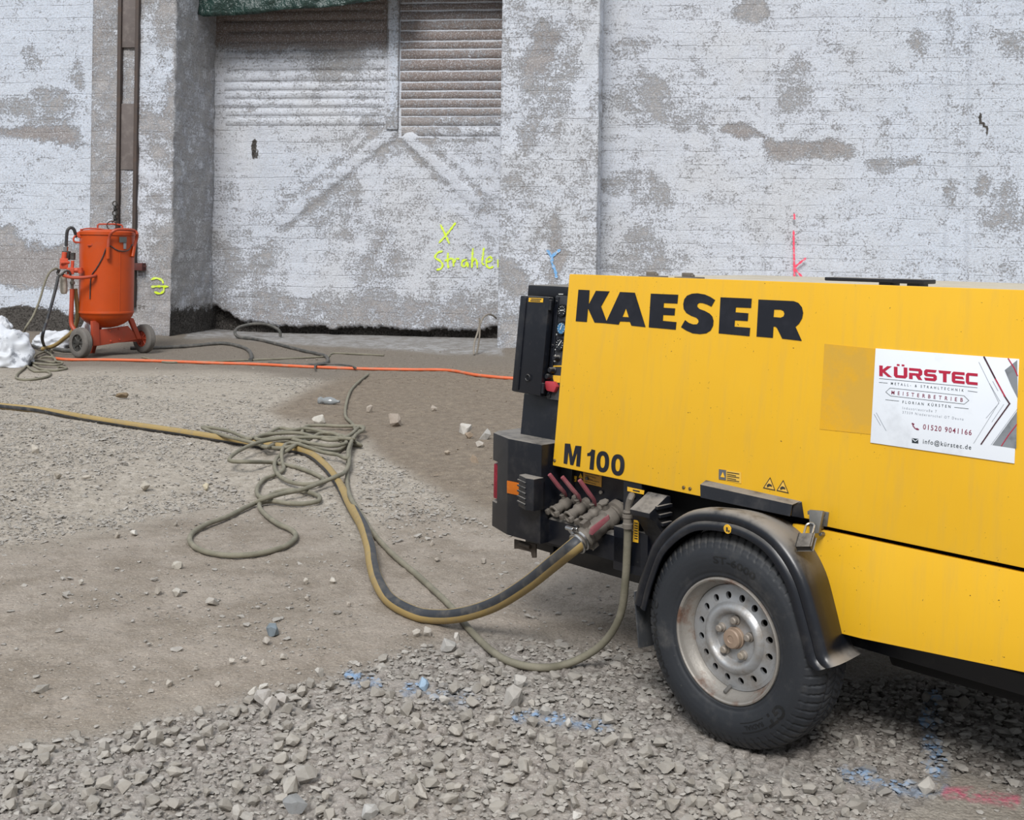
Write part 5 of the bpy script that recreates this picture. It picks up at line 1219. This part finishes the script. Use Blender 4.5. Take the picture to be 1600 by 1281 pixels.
m = MB(); a = fr(.5, zt(800), -.35); m.prism([a - axv * .04, a + axv * .04, fr(.5, 0.0, -.5) + axv * .03, fr(.5, 0.0, -.5) - axv * .03], nn * .05, .006); m.obj('leg', M_OR2, BP)
m = MB(); m.prism([fr(.2, zt(905), -.35), fr(.85, zt(905), -.35), fr(.85, zt(905), .05), fr(.2, zt(905), .05)], (0, 0, .012), .002); m.obj('axle_plate', M_OR2, BP)
# pipes, valves, hoses on the left
m = MB(); m.tube(catmull([bz(489, 545, .18), bz(488, 640, .18), bz(486, 740, .18), bz(492, 785, .20), bz(512, 815, .24), bz(528, 835, .26)], .03), .030, 12); m.obj('outlet_pipe', M_OR2, BP)
m = MB(); m.cyl(bz(490, 470, .18), bz(489, 548, .18), .021, 12); m.cyl(bz(490, 495, .18), bz(490, 515, .18), .032, 12); m.obj('pipe_fitting', M_MET, BP)
m = MB(); m.box(bz(412, 415, .22) , bz(462, 345, .12), .008); m.cyl(bz(436, 350, .17), bz(440, 305, .17), .034, 12); m.cyl(bz(418, 375, .24), bz(470, 372, .20), .02, 10); m.obj('control_valve', M_OR3, BP)
m = MB(); m.cyl(bz(448, 355, .12), bz(450, 298, .12), .058, 16); m.cyl(bz(492, 355, .15), bz(493, 308, .15), .03, 12); m.obj('valve_cap', M_DKM, BP)
m = MB(); m.box(bz(456, 450, .26), bz(500, 405, .16), .008); m.cyl(bz(480, 425, .20), bz(552, 420, .26), .034, 12); m.cyl(bz(490, 360, .18), bz(488, 410, .18), .022, 10); m.cyl(bz(535, 405, .27), bz(540, 440, .27), .03, 10); m.obj('metering_valve', M_OR3, BP)
m = MB(); m.tube(catmull([bz(436, 456, .25), bz(480, 466, .36), bz(540, 468, .40), bz(600, 462, .40), bz(628, 456, .36), bz(640, 452, .30)], .03), .022, 10); m.obj('guard_bar', M_OR2, BP)
m = MB(); m.lathe([(0, 0), (.03, .005), (.046, .03), (.050, .12), (.046, .22), (.055, .25), (.03, .29), (0, .30)], bz(440, 580, .16), (-.05, 0, 1), 14); FB_ = m.obj('rag_bundle', M_RAG, BP)
m = MB(); m.tube(catmull([bz(405, 420, .24), bz(400, 445, .26), bz(420, 455, .28), bz(445, 430, .28), bz(470, 425, .28), bz(480, 460, .26)], .02), .014, 7); m.cyl(bz(410, 420, .2), bz(400, 440, .24), .02, 8); m.obj('hose_connector', M_DKM, BP)
m = MB(); m.tube(catmull([bz(449, 292, .14), bz(449, 240, .14), bz(451, 190, .14), bz(457, 158, .14), bz(474, 144, .13), bz(492, 152, .12), bz(503, 180, .10), bz(512, 205, .08)], .02), .022, 10); m.obj('arched_hose', M_HB, BP)
m = MB(); m.cyl(bz(447, 300, .14), bz(447, 268, .14), .032, 10); m.cyl(bz(432, 268, .14), bz(464, 268, .14), .010, 8); m.obj('hose_clip', M_STEEL, BP)
m = MB(); m.tube(catmull([bz(508, 545, .10), bz(518, 640, .08), bz(524, 720, .05), bz(512, 790, .02), bz(478, 845, .0), bz(440, 878, -.05), bz(400, 915, -.15), bz(360, 940, -.30), bz(300, 962, -.50)], .03), .028, 10); m.obj('ochre_hose', M_HY, BP)
# two dark hoses hanging from the valves down to the floor coil
def pw(x, y, d): 
    v = bz(x, y, d); cph, sph = math.cos(PHI), math.sin(PHI); return np.array([PO[0] + cph * v.x - sph * v.y, PO[1] + sph * v.x + cph * v.y, PO[2] + v.z])
gq = lambda L, r, lift=0: [gnd(0 + x * .2342, 320 + y * .2342, r * .9 + lift) for x, y in L]
go = lambda L, r, lift=0: [gnd(x * .08587, 490 + y * .08587, r * .9 + lift) for x, y in L]
lay('hanging_hose', [pw(402, 415, .27), pw(385, 412, .30), pw(352, 440, .34), pw(325, 510, .36), pw(300, 610, .4), pw(262, 715, .44), pw(215, 810, .5)] + go([(515, 470), (512, 540), (560, 570), (700, 590), (780, 610), (860, 660), (930, 690), (945, 650)], .015, .02), .015, M_HT, 'thin olive hose hanging from the pot valves to the coil beside the bags', n=7)
lay('hanging_hose', [pw(405, 462, .27), pw(396, 520, .30), pw(372, 630, .34), pw(345, 740, .38), pw(318, 850, .42)] + gq([(298, 915), (290, 925)], .022), .022, M_HB, 'dark hose slanting down from the pot valves to the floor', n=8)
lay('floor_hose', go([(420, 455), (480, 430), (560, 460), (700, 530), (850, 590), (1000, 640), (1150, 665), (1330, 680), (1450, 690)], .03), .03, M_HK, 'thick dark hose lying from the coil towards the left wheel of the pot', n=9)
lay('floor_hose', go([(390, 530), (470, 530), (560, 565), (680, 610), (790, 640), (860, 690)], .018, .03), .018, M_HK, 'short dark hose crossing over the thick hose near the white sack', n=8)
lay('coiled_hose', go([(560, 620), (600, 700), (620, 750), (560, 790), (530, 830), (560, 880), (680, 910), (850, 925), (1000, 930), (1110, 920), (1130, 885), (1020, 870), (1000, 820), (960, 790), (930, 740), (830, 690), (740, 720), (640, 770), (600, 840), (720, 850), (860, 870), (980, 885), (1010, 860), (980, 800), (880, 790), (740, 800)], .015, .025), .015, M_HT, 'thin olive hose coiled in small loops left of the pot', n=7)
lay('coiled_hose', go([(345, 920), (430, 915), (500, 960), (560, 1010), (640, 1050), (760, 1050), (860, 1055), (915, 1085), (890, 1130), (780, 1170), (620, 1195), (450, 1205), (320, 1180), (295, 1140), (350, 1070), (430, 1000), (500, 930), (520, 880), (560, 900), (640, 960), (720, 1000), (850, 1025), (1000, 1035), (1130, 1020), (1215, 995), (1130, 965), (1050, 970)], .015), .015, M_HT, 'thin olive hose in wide flat loops on the gravel in front of the coil', n=7)
# ---- white sacks
M_SACK = simple('sack_white', 'C4C7CC', .5, 0, '585B63', .75, 6, .5, 14, lo=.54, hi=.64)
M_SACKP = simple('sack_print', '4A4D54', .6)
def sack(name, label, centre, size, rz, seed, flat=.35):
    bm = bmesh.new(); bmesh.ops.create_icosphere(bm, subdivisions=5, radius=1)
    P = np.array([v.co for v in bm.verts])
    n1 = fbm(P + seed, 1.5, 3) - .5; rid = lambda sc, o_: 1 - 2 * np.abs(vnoise(P + seed + o_, sc) - .5)
    cr = rid(1.3, 9) * .62 + rid(2.6, 19) * .38
    P = P * (1 + .9 * n1 + .5 * (cr - .62))[:, None]
    P[:, 2] = np.maximum(P[:, 2], -flat)
    P = P * np.array(size) ; P[:, 2] -= P[:, 2].min()
    for v, p in zip(bm.verts, P): v.co = p
    me = bpy.data.meshes.new(name); bm.to_mesh(me); bm.free()
    me.polygons.foreach_set('use_smooth', np.ones(len(me.polygons), bool))
    o = link_mesh(name, me, M_SACK); o.location = centre; o.rotation_euler = (0, 0, rz); tag(o, label, 'sack'); return o
g_ = gnd(8, 574, 0); sk = sack('white_sack', 'largest crumpled white plastic sack beside the hose coil', g_ + np.array([-.06, .18, 0]), (.30, .24, .30), .5, 3)
g_ = gnd(0, 541, 0); sack('white_sack', 'small white sack lying behind the larger crumpled sack', g_ + np.array([-.05, .1, .08]), (.16, .14, .24), .2, 8)
g_ = gnd(80, 545, 0); sack('white_sack', 'flattened white sack lying under the dark slanting hose', g_ + np.array([-.03, .12, 0]), (.28, .17, .20), .15, 14)
g_ = gnd(132, 525, 0); sack('white_sack', 'white sack peeping out behind the wheels of the blast pot', pw(560, 800, -.5) * np.array([1, 1, 0]) + np.array([0, 0, .02]), (.12, .16, .30), .3, 21)
# ---- steel rails on the left pier, bracket, tarpaulin, wire
M_RAIL = simple('rusty_rail', '4E4541', .7, .3, '6B5A4F', .7, 6, .3, 50)
def wall_box(m, pts, d0, d1):
    P = [wpx(x, y, d0) for x, y in pts]; m.prism(P, WN * (d1 - d0), .004)
SC_ = empty('steel_channel', wpx(197, 400, -.02) * np.array([1, 1, 0])); tag(SC_, 'rusty steel channel running up the concrete pier behind the orange pot', 'steel channel')
inv = -np.array(SC_.location)
def shift(m):
    for v in m.b.verts: v.co += Vector(inv)
    return m
for pts in ([(184.5, -40), (190, -40), (183.5, 480), (178.5, 480)], [(212, -40), (217.5, -40), (209.5, 480), (204.5, 480)]):
    m = MB(); wall_box(m, pts, -.075, .02); shift(m).obj('flange', M_RAIL, SC_)
m = MB(); wall_box(m, [(189, -40), (213, -40), (211, 74), (187.5, 74)], -.03, .02); shift(m).obj('cover_plate', simple('web_rust', '6B6360', .8, .1, '8D8581', .7, 8, .3, 40), SC_)
m = MB(); wall_box(m, [(186.5, 162), (210.5, 162), (208.5, 265), (184, 265)], -.03, .02); shift(m).obj('cover_plate', MATS['web_rust'], SC_)
m = MB(); wall_box(m, [(209, 411), (222, 411), (222, 423), (209, 422)], -.12, .02); m.tube([wpx(222, 416, -.08), wpx(229, 416, -.08)], .008, 6); 
tag(m.obj('wall_bracket', simple('red_iron', '5A2E2A', .7, .2, '4A4644', .6, 20), None), 'small rusty red bracket on the pier right of the pot', 'bracket')
m = MB()
cp_ = wpx(179.5, 318, -.135)
for k in range(5):
    c = cp_ - np.array([0, 0, .075 * k]); m.torus(c, (1, 0, 0) if k % 2 else (0, 1, 0), .035, .010, 14, 6)
tag(m.obj('hanging_chain', M_DKM, None), 'short dark chain hanging on the channel above the pot lid', 'chain')
def tarp():
    NX, NZ = 120, 26; edge = [(308, 22), (318, 26), (340, 25), (400, 22), (440, 15), (470, 13.5), (505, 12), (545, 7), (585, 1), (640, -8)]
    ex = [p[0] for p in edge]; ey = [p[1] for p in edge]; V = []
    for j in range(NZ):
        for i in range(NX):
            x = 309 + (640 - 309) * i / (NX - 1); yb = np.interp(x, ex, ey); y = -120 + (yb + 120) * j / (NZ - 1)
            q_ = np.array([[x * .03, y * .03, 0]])
            d = .84 + .10 * float(vnoise(q_ * np.array([1, .35, 1]), .9)[0]) - .05 * abs(math.sin(x * .05 + y * .045)) - .06 * float(vnoise(q_, 3.0)[0]) - .03 * float(vnoise(q_ + 4, 8.0)[0])
            V.append(wpx(x, y, d))
    I = np.arange(NX * NZ).reshape(NZ, NX); Fc = np.stack([I[:-1, :-1], I[1:, :-1], I[1:, 1:], I[:-1, 1:]], -1).reshape(-1, 4)
    g = G('tarp_green'); p = g.obj(); n = g.noise(p, 5, 5, .6); g.bump(g.math('ADD', n, g.noise(p, 18, 3)), .6, .05)
    mt = g.done(g.mix(n, lin('142824'), lin('2E4640')), .28, 0, .6)
    o = raw('tarpaulin', V, Fc, mt, None, True)
    s = o.modifiers.new('s', 'SOLIDIFY'); s.thickness = .006
    tag(o, 'dark green tarpaulin hanging over the top of the recess', 'tarpaulin')
tarp()
M_WIRE = simple('grey_wire', '8B8378', .7, .2, '6A635A', .6, 30)
P = zpts([(330, 1180), (322, 1060), (350, 850), (400, 700), (440, 560), (490, 420), (530, 310), (600, 220), (680, 178), (740, 180), (830, 225), (885, 280)], 720, 480, .0625)
b0 = gnd(P[0][0], P[0][1], 0); b1 = wpx(P[-1][0], P[-1][1], .12)
m = MB(); m.tube(catmull([at_depth(x, y, b0[1] + (b1[1] - b0[1]) * t) for (x, y), t in zip(P, np.linspace(0, 1, len(P)) ** 1.5)], .03), .014, 7)
P2 = zpts([(395, 1150), (430, 1000), (455, 830), (470, 700), (475, 520), (470, 380), (465, 260)], 720, 480, .0625); b2 = gnd(P2[0][0], P2[0][1], 0)
m.tube(catmull([at_depth(x, y, b2[1]) for x, y in P2], .03), .013, 7)
tag(m.obj('bent_wire', M_WIRE, None), 'bent grey wire sticking up from the floor beside the middle pier', 'wire')
# crushed bottle in the dark dirt
bt = gnd(497, 626, .03); M_PET = G('bottle_plastic'); M_PET.set(M_PET.b.inputs['Base Color'], lin('A9ADAE')); M_PET.set(M_PET.b.inputs['Roughness'], .15); M_PET.b.inputs['Transmission Weight'].default_value = .5
m = MB(); e_ = gnd(524, 627, .03); d = Vector(e_ - bt)
m.lathe([(0, 0), (.034, .004), (.038, .03), (.026, .055), (.037, .08), (.039, .13), (.032, .165), (.014, .20), (.013, .222), (0, .222)], bt, d, 18)
for v in m.b.verts: v.co += Vector((0, 0, (vnoise(np.array([v.co]), 25)[0] - .5) * .02))
tag(m.obj('plastic_bottle', M_PET.m, None), 'crushed clear plastic bottle lying in the dark dirt', 'bottle')
# ================================================================== stones
HP = np.concatenate([h[0] for h in HOSE_XY]); HRAD = np.concatenate([np.full(len(h[0]), h[1]) for h in HOSE_XY])
low = HP[:, 2] < gz(HP[:, 0], HP[:, 1]) + .09; HP = HP[low]; HRAD = HRAD[low]
# coarse grid of the cells the hoses occupy
_occ = set()
for (x, y, _), r in zip(HP, HRAD):
    R_ = r + .025
    for dx in (-R_, 0, R_):
        for dy in (-R_, 0, R_): _occ.add((int((x + dx) // .04), int((y + dy) // .04)))
_occ = np.array(sorted(a * 100000 + b for a, b in _occ))
def free(x, y):
    k = np.floor(x / .04).astype(int) * 100000 + np.floor(y / .04).astype(int)
    i = np.clip(np.searchsorted(_occ, k), 0, len(_occ) - 1); ok = _occ[i] != k
    d = np.stack([x, y], -1) - CO[:2]; u = d @ CL[:2]; n = d @ CN[:2]
    ok &= ~((np.abs(u) < .26) & (n > -.26) & (n < .08))
    q_ = np.stack([x, y], -1) - PO[:2]; ok &= np.hypot(q_[:, 0], q_[:, 1]) > .75
    return ok
def rock(seed, npts, rough=.3):
    """angular broken stone: hull of a few points"""
    r = np.random.default_rng(seed); P = r.normal(size=(npts, 3)); P /= np.linalg.norm(P, axis=1)[:, None]; P *= r.uniform(1 - rough, 1.05, npts)[:, None] * r.uniform(.7, 1.25, 3)
    bm = bmesh.new()
    for p in P: bm.verts.new(p)
    h = bmesh.ops.convex_hull(bm, input=list(bm.verts))
    bmesh.ops.delete(bm, geom=[v for v in bm.verts if not v.link_faces], context='VERTS'); bmesh.ops.triangulate(bm, faces=list(bm.faces)); bmesh.ops.recalc_face_normals(bm, faces=list(bm.faces))
    bm.verts.index_update(); P = np.array([v.co for v in bm.verts]); Fc = np.array([[v.index for v in f.verts] for f in bm.faces]); bm.free(); return P, Fc
BASE1 = [rock(10 + i, 13) for i in range(24)]; BASE2 = [rock(40 + i, 20, .34) for i in range(14)]
def rot(n):
    q_ = RNG.normal(size=(n, 4)); q_ /= np.linalg.norm(q_, axis=1)[:, None]; w, x, y, z = q_.T
    return np.stack([1 - 2 * (y * y + z * z), 2 * (x * y - z * w), 2 * (x * z + y * w), 2 * (x * y + z * w), 1 - 2 * (x * x + z * z), 2 * (y * z - x * w), 2 * (x * z - y * w), 2 * (y * z + x * w), 1 - 2 * (x * x + y * y)], -1).reshape(n, 3, 3)
def scatter(n, ylo, yhi):
    u = RNG.random(n); y = np.sqrt(ylo ** 2 + u * (yhi ** 2 - ylo ** 2)); x = y * RNG.uniform(-.52, .52, n); return x, y
allx, ally, alls = [], [], []
# candidate stones: number per square metre depends on the zone
for (ylo, yhi, dens) in ((2.4, 4.5, 2600), (4.5, 7, 2200), (7, 10, 1900), (10, 13.5, 1100), (13.5, 17.2, 300)):
    n = int(dens * .52 * (yhi ** 2 - ylo ** 2)); x, y = scatter(n, ylo, yhi); z = zones(x, y)
    clump = fbm(np.stack([x, y, 0 * x], -1), 1.6, 3)
    rate = np.maximum.reduce([z['fg'] * (.85 if ylo < 4 else .62), z['mg'] * .80 * sstep(.3, .55, clump + .08), .16 + .34 * sstep(.5, .72, clump) * z['dirt'], .03 + 0 * x])
    rate = np.where(z['moist'] > .5, .05, rate); rate = np.where(z['back'] > .6, .28, rate)
    k = (RNG.random(n) < rate) & free(x, y); x, y = x[k], y[k]; fg = z['fg'][k]; mg = z['mg'][k]
    s = np.where(fg > .5, .0074 * np.exp(RNG.normal(0, .55, len(x))), np.where(mg > .5, .0066 * np.exp(RNG.normal(0, .45, len(x))), .0033 * np.exp(RNG.normal(0, .65, len(x)))))
    s = np.clip(s, .002, .026); s = np.maximum(s, y * .00045)
    allx.append(x); ally.append(y); alls.append(s)
sx, sy, ss_ = map(np.concatenate, (allx, ally, alls))
# hand-placed stones of the photograph: pixel, size in pixels, tint, colour
HAND = [(426, 988, 24, '7E878C', 'blue-grey'), (416, 1004, 17, 'B5ADA2', 'pale'), (396, 1084, 20, 'C9C3B8', 'pale'), (412, 1077, 20, 'D2CCC1', 'white'), (412, 1096, 30, 'B0AAA2', 'grey'), (441, 1098, 26, 'B4ADA5', 'grey'), (424, 1107, 26, 'B9B2A9', 'grey'), (475, 1104, 22, 'A9A298', 'grey'), (499, 1054, 18, 'C4BEB4', 'pale'),
        (651, 992, 17, 'BFB7AB', 'pale'), (668, 990, 15, 'B8B0A5', 'pale'), (714, 1000, 17, 'C6BFB5', 'pale'), (700, 1014, 26, 'B3AFA8', 'speckled'), (811, 1068, 24, 'C2BDB5', 'pale'), (801, 1094, 37, 'B6B0A7', 'grey'), (852, 1114, 19, 'ADA8A0', 'grey'), (830, 1150, 21, 'B5AFA5', 'grey'), (858, 1152, 19, 'ACA69D', 'grey'), (888, 1134, 17, 'CBC6BD', 'white'),
        (932, 1171, 20, 'B4AEA5', 'grey'), (908, 1200, 23, 'B7B0A4', 'grey'), (721, 1188, 17, 'C1BBB1', 'pale'), (772, 1187, 18, 'B7B0A6', 'grey'), (694, 1097, 18, 'BDB7AE', 'pale'), (662, 1074, 22, '9DB2C4', 'blue'), (654, 1087, 16, 'BFB9B0', 'pale'), (901, 1277, 15, 'D6D1C8', 'white'), (1133, 1155, 17, 'BDBAB3', 'pale'), (461, 1262, 33, '8F8F8D', 'striped'), (578, 1273, 30, 'B7B4AE', 'grey'), (370, 1275, 32, 'B5AFA6', 'grey'), (385, 1280, 24, 'B0AAA1', 'grey'),
        (453, 1233, 33, 'B3ADA3', 'grey'), (477, 1217, 40, 'A9A39A', 'grey'), (243, 1156, 26, 'ADA69B', 'grey'), (251, 1192, 16, 'B3ACA1', 'grey'), (314, 1168, 22, 'B2ABA1', 'grey'), (536, 1128, 21, 'BAB4AA', 'pale'), (443, 1029, 13, 'BDB5A9', 'pale'), (411, 1038, 11, 'BEB6AA', 'pale'), (383, 1032, 10, 'BEB6AA', 'pale'), (361, 1035, 11, 'C1B9AD', 'pale'), (306, 1046, 9, 'BBB3A7', 'pale'), (265, 1070, 14, 'B9B1A5', 'pale'), (340, 1071, 11, 'C2BAAE', 'pale'),
        (192, 621, 21, '8C7A62', 'brown'), (725, 674, 23, 'CFC9BF', 'white'), (733, 683, 16, '9D8B77', 'brown'), (757, 684, 22, 'BDB8B0', 'pale'), (749, 696, 14, 'BDB4A8', 'pale'), (742, 722, 17, '9B8A77', 'brown'), (699, 709, 10, 'A89A88', 'brown'), (617, 661, 25, 'A5988A', 'tan'), (577, 642, 15, 'B0A496', 'tan'), (677, 641, 13, 'A99D8F', 'tan'), (500, 659, 20, 'C8C2B6', 'white'), (277, 886, 17, 'BAB3A6', 'pale'), (276, 928, 17, 'BDB6AA', 'pale'), (322, 763, 15, 'C0B49A', 'pale'), (136, 748, 14, 'B9B0A2', 'pale'), (90, 746, 13, '9D9486', 'grey'),
        (227, 764, 22, 'B7AE9F', 'tan'), (274, 821, 9, '9F968A', 'grey'), (210, 835, 14, 'D0CABF', 'white'), (183, 839, 12, 'B3A99B', 'pale'), (127, 912, 13, 'C2BBAF', 'pale'), (55, 705, 16, 'BDB4A6', 'pale'), (247, 926, 14, 'AFA699', 'pale'), (480, 937, 10, 'B4AA9D', 'pale'), (478, 910, 12, 'C0B7AA', 'pale'), (520, 909, 12, 'C8C0B3', 'pale'), (545, 946, 10, 'B4AA9D', 'pale'), (675, 851, 12, 'B4AA9D', 'pale'), (683, 876, 11, 'B0A699', 'pale'), (755, 879, 11, 'ACA397', 'pale'), (1285, 1010, 20, '9B948A', 'grey'), (1505, 1103, 22, '8D877E', 'grey'), (1447, 1094, 22, '8D877E', 'grey'), (1342, 1163, 20, 'B8B1A6', 'pale'), (1394, 1166, 18, 'BAB3A9', 'pale'), (1448, 1233, 26, 'BDB7AD', 'pale')]
WORDS = {'blue-grey': 'dark blue-grey angular stone on bare dirt', 'striped': 'dark striped stone at the bottom of the picture', 'blue': 'stone with blue spray paint in the foreground gravel', 'speckled': 'speckled stone below the bend of the striped hose', 'brown': 'brown stone', 'tan': 'tan stone half sunk', 'white': 'whitish stone', 'pale': 'pale limestone chip', 'grey': 'grey limestone chunk'}
place = lambda x, y: 'in the foreground gravel' if y > 1040 else ('on the bare dirt' if y > 790 else ('in the dark dirt by the compressor' if x > 560 and y < 780 else 'on the gravel at left'))
ROCKS = []
for i, (P, Fc) in enumerate(BASE2):
    o = raw('stone', P, Fc, M_STONE, None, False, dict(tint=np.full(len(P), .55), moist=np.zeros(len(P)), blue=np.zeros(len(P)), pink=np.zeros(len(P)))); ROCKS.append(o.data); bpy.data.objects.remove(o)
NIND = 0
def put(x, y, s, col, label, group, ri, flat=.8):
    global NIND
    o = bpy.data.objects.new('stone', ROCKS[ri % len(ROCKS)]); COL.objects.link(o)
    o.location = (x, y, float(gz(x, y)) + s * flat * .5 + .003); o.scale = (s * random.uniform(.9, 1.25), s * random.uniform(.8, 1.1), s * flat)
    o.rotation_euler = (random.uniform(-.25, .25), random.uniform(-.25, .25), random.uniform(0, 6.28)); o.color = col
    tag(o, label, 'stone', group); NIND += 1; return o
def tintc(h):                                   # object colour that brings the shared stone material to the wanted tone
    a = lin(h); b = lin('A8A299'); return tuple(min(2.0, x / y) for x, y in zip(a[:3], b[:3])) + (1,)
hand_xy = []
seen = {}
for i, (x, y, w, col, kind) in enumerate(HAND):
    g_ = gnd(x, y + w * .12, 0); s = w / F * g_[1] / 2 * 1.0; base = WORDS[kind]
    lab = base if kind in ('blue-grey', 'striped', 'blue', 'speckled') else base + ' ' + place(x, y)
    if kind == 'brown' and x < 300: lab = 'rounded brown stone on the pale gravel in front of the pot'
    put(g_[0], g_[1], s, tintc(col), lab, 'loose stones: ' + (lab[:44]), i * 5 + 1, 1.05); hand_xy.append((g_[0], g_[1], s))
# stones that share words are told apart by their order
ORD = ['first', 'second', 'third', 'fourth', 'fifth', 'sixth', 'seventh', 'eighth', 'ninth', 'tenth', 'eleventh', 'twelfth', 'thirteenth', 'fourteenth', 'fifteenth', 'sixteenth', 'seventeenth', 'eighteenth', 'nineteenth', 'twentieth', 'twenty-first', 'twenty-second', 'twenty-third', 'twenty-fourth', 'twenty-fifth']
by = {}
for o in list(COL.objects):
    if o.get('category') == 'stone': by.setdefault(o['label'], []).append(o)
for lab, L in by.items():
    if len(L) > 1:
        L.sort(key=lambda o: o.location.x / o.location.y)
        for i, o in enumerate(L): o['group'] = 'larger stones: ' + lab; o['label'] = ORD[i] + ' larger ' + lab + ' from the left'
    elif 'group' in L[0]: del L[0]['group']
hx = np.array(hand_xy)
ok = np.ones(len(sx), bool)
for x, y, s in hand_xy: ok &= np.hypot(sx - x, sy - y) > s + ss_ * .8
sx, sy, ss_ = sx[ok], sy[ok], ss_[ok]
px, py = project(np.stack([sx, sy, gz(sx, sy)], -1)); vis = (px > 0) & (px < 1600) & (py > 400) & (py < 1281)
d = np.stack([sx, sy], -1) - CO[:2]; u = d @ CL[:2]; n = d @ CN[:2]; vis &= ~((u < 1.2) & (n < -.1))
order = np.argsort(-(ss_ / sy) * vis); NB = 300 - NIND; big = order[:NB]; rest = order[NB:]
for j, i in enumerate(big):
    lab = 'small crushed stone among the foreground gravel' if py[i] > 1040 else ('small loose stone scattered on the bare dirt' if py[i] > 790 else 'small stone in the pale gravel at left')
    v = random.uniform(.82, 1.12); put(sx[i], sy[i], ss_[i] * 1.05, (v, v * .99, v * .97, 1), lab, lab, random.randrange(12))
def merged(name, idx, bases, label, par=None):
    VV, FF, T, off = [], [], [], 0; z = zones(sx[idx], sy[idx]); bi = RNG.integers(0, len(bases), len(idx)); tn_ = RNG.random(len(idx)); A = {k: [] for k in ('tint', 'moist', 'blue', 'pink')}
    for b, (P, Fc) in enumerate(bases):
        q_ = np.where(bi == b)[0]
        if not len(q_): continue
        ii = idx[q_]; R_ = rot(len(ii)); s = ss_[ii][:, None]
        V = np.einsum('nij,vj->nvi', R_, P) * s[:, None, :] * np.array([1.2, 1.1, .54])
        V = V + np.stack([sx[ii], sy[ii], gz(sx[ii], sy[ii]) + ss_[ii] * .22], -1)[:, None, :]
        nv = len(P); VV.append(V.reshape(-1, 3)); FF.append((Fc[None] + (np.arange(len(ii)) * nv)[:, None, None] + off).reshape(-1, 3)); off += len(ii) * nv
        for k, v in (('tint', .18 + .64 * tn_[q_]), ('moist', np.maximum(z['moist'][q_], .6 * z['back'][q_])), ('blue', z['blue'][q_]), ('pink', z['pink'][q_])): A[k].append(np.repeat(v, nv))
    o = raw(name, np.concatenate(VV), np.concatenate(FF), M_STONE, None, False, {k: np.concatenate(v) for k, v in A.items()})
    return tag(o, label, 'gravel', kind='stuff')
BASE0 = [rock(200 + i, 9) for i in range(16)]
near = rest[(sy[rest] < 5.0)]; farr = rest[(sy[rest] >= 5.0)]
merged('gravel', near, BASE1, 'loose crushed gravel covering the floor in the foreground')
merged('gravel', farr, BASE0, 'fine pale gravel spread over the floor further back')
print('stones', NIND, len(near), len(farr))
